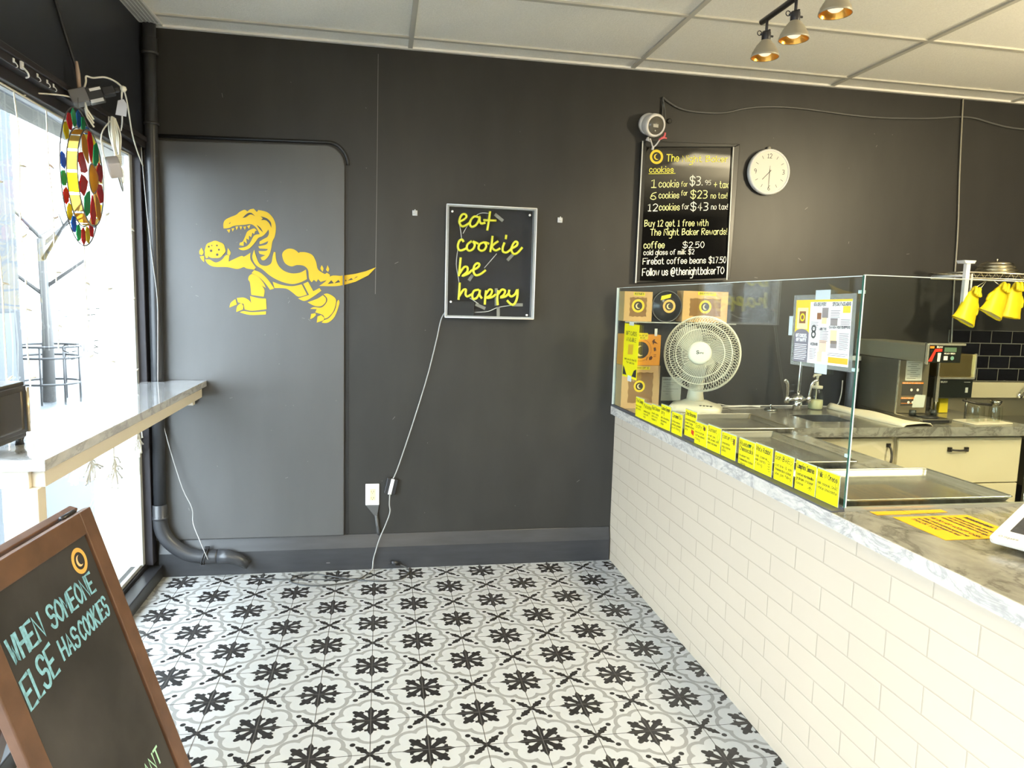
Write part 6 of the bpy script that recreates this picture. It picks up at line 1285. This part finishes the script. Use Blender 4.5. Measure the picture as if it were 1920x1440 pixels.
# wire shelf with pans, gloves and clips
t = thing('wire_shelf', 'chrome wire shelf on white brackets on the wall above the black tiles', 'shelf', (3.75, -.15, 1.76))
B = MB(); B.box(3.372, 3.398, -.33, -.304, 1.57, 1.828); B.prism([(-.03, 0), (.03, 0), (.04, .018), (-.04, .018)], Frame((3.385, -.335, 1.822), (1, 0, 0), (0, 0, 1)), -.06, .005); part('post', B, mat('white_enamel', (.80, .78, .76), .3), t, bevel=.002)
B = MB(); B.tube([(3.43, -.31, 1.60), (3.43, -.31, 1.765)], .006, 8); B.tube([(3.425, -.30, 1.755), (3.425, -.004, 1.755)], .008, 8); part('bracket', B, MATS['white_enamel'], t)
cw = mat('warm_chrome_wire', (.74, .70, .55), .2, .9)
B = MB()
for z in (1.775, 1.742): B.tube([(3.41, -.31, z), (4.6, -.31, z)], .0045, 8); B.tube([(3.41, -.01, z), (4.6, -.01, z)], .004, 8)
B.tube([(3.41, -.31, 1.775), (3.41, -.01, 1.775)], .0045, 8)
q = [(3.41 + .026 * k, -.31, 1.775 if k % 2 else 1.742) for k in range(46)]; B.tube(q, .002, 5, smooth=False)
part('wire_edge', B, cw, t)
B = MB()
for k in range(36): B.tube([(3.43 + .032 * k, -.31, 1.777), (3.43 + .032 * k, -.01, 1.777)], .002, 5)
part('wire_deck', B, cw, t)
lidm = mat('dented_steel_lid', (.62, .58, .45), .25, 1.0, bump=.1, scale=20)
for k, (r0, lab) in enumerate(((.118, 'widest steel pan, lowest of the stack on the wire shelf'), (.108, 'middle steel pan of the stack on the wire shelf'), (.098, 'upper steel pan of the stack on the wire shelf'))):
    t = thing('cake_pan', lab, 'pan', (3.725, -.17, 1.78 + .019 * k), 'steel pans on the wire shelf')
    B = MB(); z0 = 1.780 + .0185 * k; B.lathe([(r0, 0), (r0 + .004, .003), (r0, .006), (r0 - .008, .017), (r0 - .012, .018), (0, .018)], (3.725, -.17, z0), n=36); part('pan', B, lidm, t)
t = thing('pan_lid', 'small domed lid with a knob on top of the pan stack', 'lid', (3.725, -.17, 1.8355))
B = MB(); B.lathe([(.088, 0), (.088, .004), (.07, .014), (.02, .020), (0, .020)], (3.725, -.17, 1.8356), n=32); part('lid', B, lidm, t)
B = MB(); B.lathe([(.004, .018), (.004, .026), (.007, .030), (0, .034)], (3.725, -.17, 1.8356), n=12); part('knob', B, lidm, t)
gm = mat('yellow_rubber', (.88, .66, .012), .45, bump=.15, scale=20)
gi = mat('pale_yellow_lining', (.90, .76, .30), .6)
def glove(o, down, side, L, w0, w1, thumb, lab, clip_x):
    """a rubber glove hung by its fingers: down = direction of the cuff, cuff at the far end"""
    t = thing('rubber_glove', lab, 'glove', o, 'yellow rubber gloves hung from the wire shelf')
    o = Vector(o); d = Vector(down).normalized(); s_ = Vector(side).normalized(); n = d.cross(s_).normalized()
    B = MB(); vs = []; K = 16
    secs = [(0, .45, .012), (.12, .70, .018), (.30, .85, .022), (.55, .92, .024), (.80, 1.0, .026), (.97, 1.10, .028), (1.0, 1.14, .030)]
    for q, (f, ww, th) in enumerate(secs):
        wd = (w0 + (w1 - w0) * f) * ww
        for k in range(K):
            a = 2 * math.pi * k / K; rp = 1 + (.04 + .10 * f) * math.sin(3 * a + q * .6) + (.03 + .05 * f) * math.sin(7 * a + q)
            vs.append(o + d * L * f + s_ * wd * math.cos(a) * rp + n * th * math.sin(a) * rp)
    B.add(vs, [(q * K + k, q * K + (k + 1) % K, (q + 1) * K + (k + 1) % K, (q + 1) * K + k) for q in range(len(secs) - 1) for k in range(K)], True)
    pal = part('cuff', B, gm, t); sm_ = pal.modifiers.new('skin', 'SOLIDIFY'); sm_.thickness = .002
    B = MB(); f, ww, th = .96, 1.06, .025; B.add([o + d * L * f + s_ * (w1 * ww) * math.cos(2 * math.pi * k / K) + n * th * math.sin(2 * math.pi * k / K) for k in range(K)], [tuple(range(K))]); part('lining', B, gi, t)
    for k in range(4):
        B = MB(); b = o + s_ * w0 * (-.36 + .24 * k) + d * .012; ln = (.05, .062, .058, .045)[k]
        B.tube(sm3([b, b - d * ln * .5 + n * .012, b - d * ln * .55 + n * .028 + d * .02 * (k % 2), b + n * .036 + d * ln * .25], 4), [.009] * 4 + [.0085] * 8 + [.006], 8)
        part('finger', B, gm, t)
    B = MB(); b = o + s_ * thumb * w0 * .7 + d * L * .28; B.tube(sm3([b, b + s_ * thumb * .018 + d * .03, b + s_ * thumb * .022 + d * .065], 4), [.012] * 5 + [.010] * 3 + [.006], 8); part('thumb', B, gm, t)
    B = MB(); c_ = V(clip_x, -.318, 1.734)
    B.tube([c_, o + s_ * w0 * .4 - d * .004], .0028, 6); B.tube([c_ + V(.004, 0, 0), o - s_ * w0 * .35 - d * .004], .0028, 6); part('clip_wire', B, cw, t)
glove((3.445, -.322, 1.660), (-.32, -.05, -1), (1, 0, -.45), .185, .056, .072, 1, 'leftmost yellow rubber glove with open frilled cuff hanging beside the white post', 3.53)
glove((3.612, -.345, 1.688), (-.36, -.05, -.85), (.85, 0, -.40), .172, .060, .074, -1, 'second yellow rubber glove from the left on the wire shelf, cuff swung to the left', 3.56)
glove((3.728, -.320, 1.698), (-.16, -.03, -1), (1, 0, -.12), .185, .062, .070, 1, 'yellow rubber glove hanging nearly straight down, third from the left', 3.72)
glove((3.852, -.322, 1.695), (.22, -.03, -1), (1, 0, .2), .165, .05, .055, -1, 'yellow rubber glove at the right edge of the wire shelf', 3.80)
# dark canister behind the glass corner
t = thing('black_canister', 'tall black canister with a pale collar against the wall left of the brewer', 'canister', (2.845, -.16, CT))
B = MB(); B.lathe([(0, 0), (.034, 0), (.036, .01), (.036, .30), (.030, .31), (0, .31)], (2.835, -.14, CT + .001), n=24); part('body', B, blackmetal, t)
B = MB(); B.lathe([(.0365, .325), (.038, .305), (.037, .300), (.034, .300)], (2.835, -.14, CT), n=24); part('collar', B, mat('pale_collar', (.50, .52, .48), .3), t)
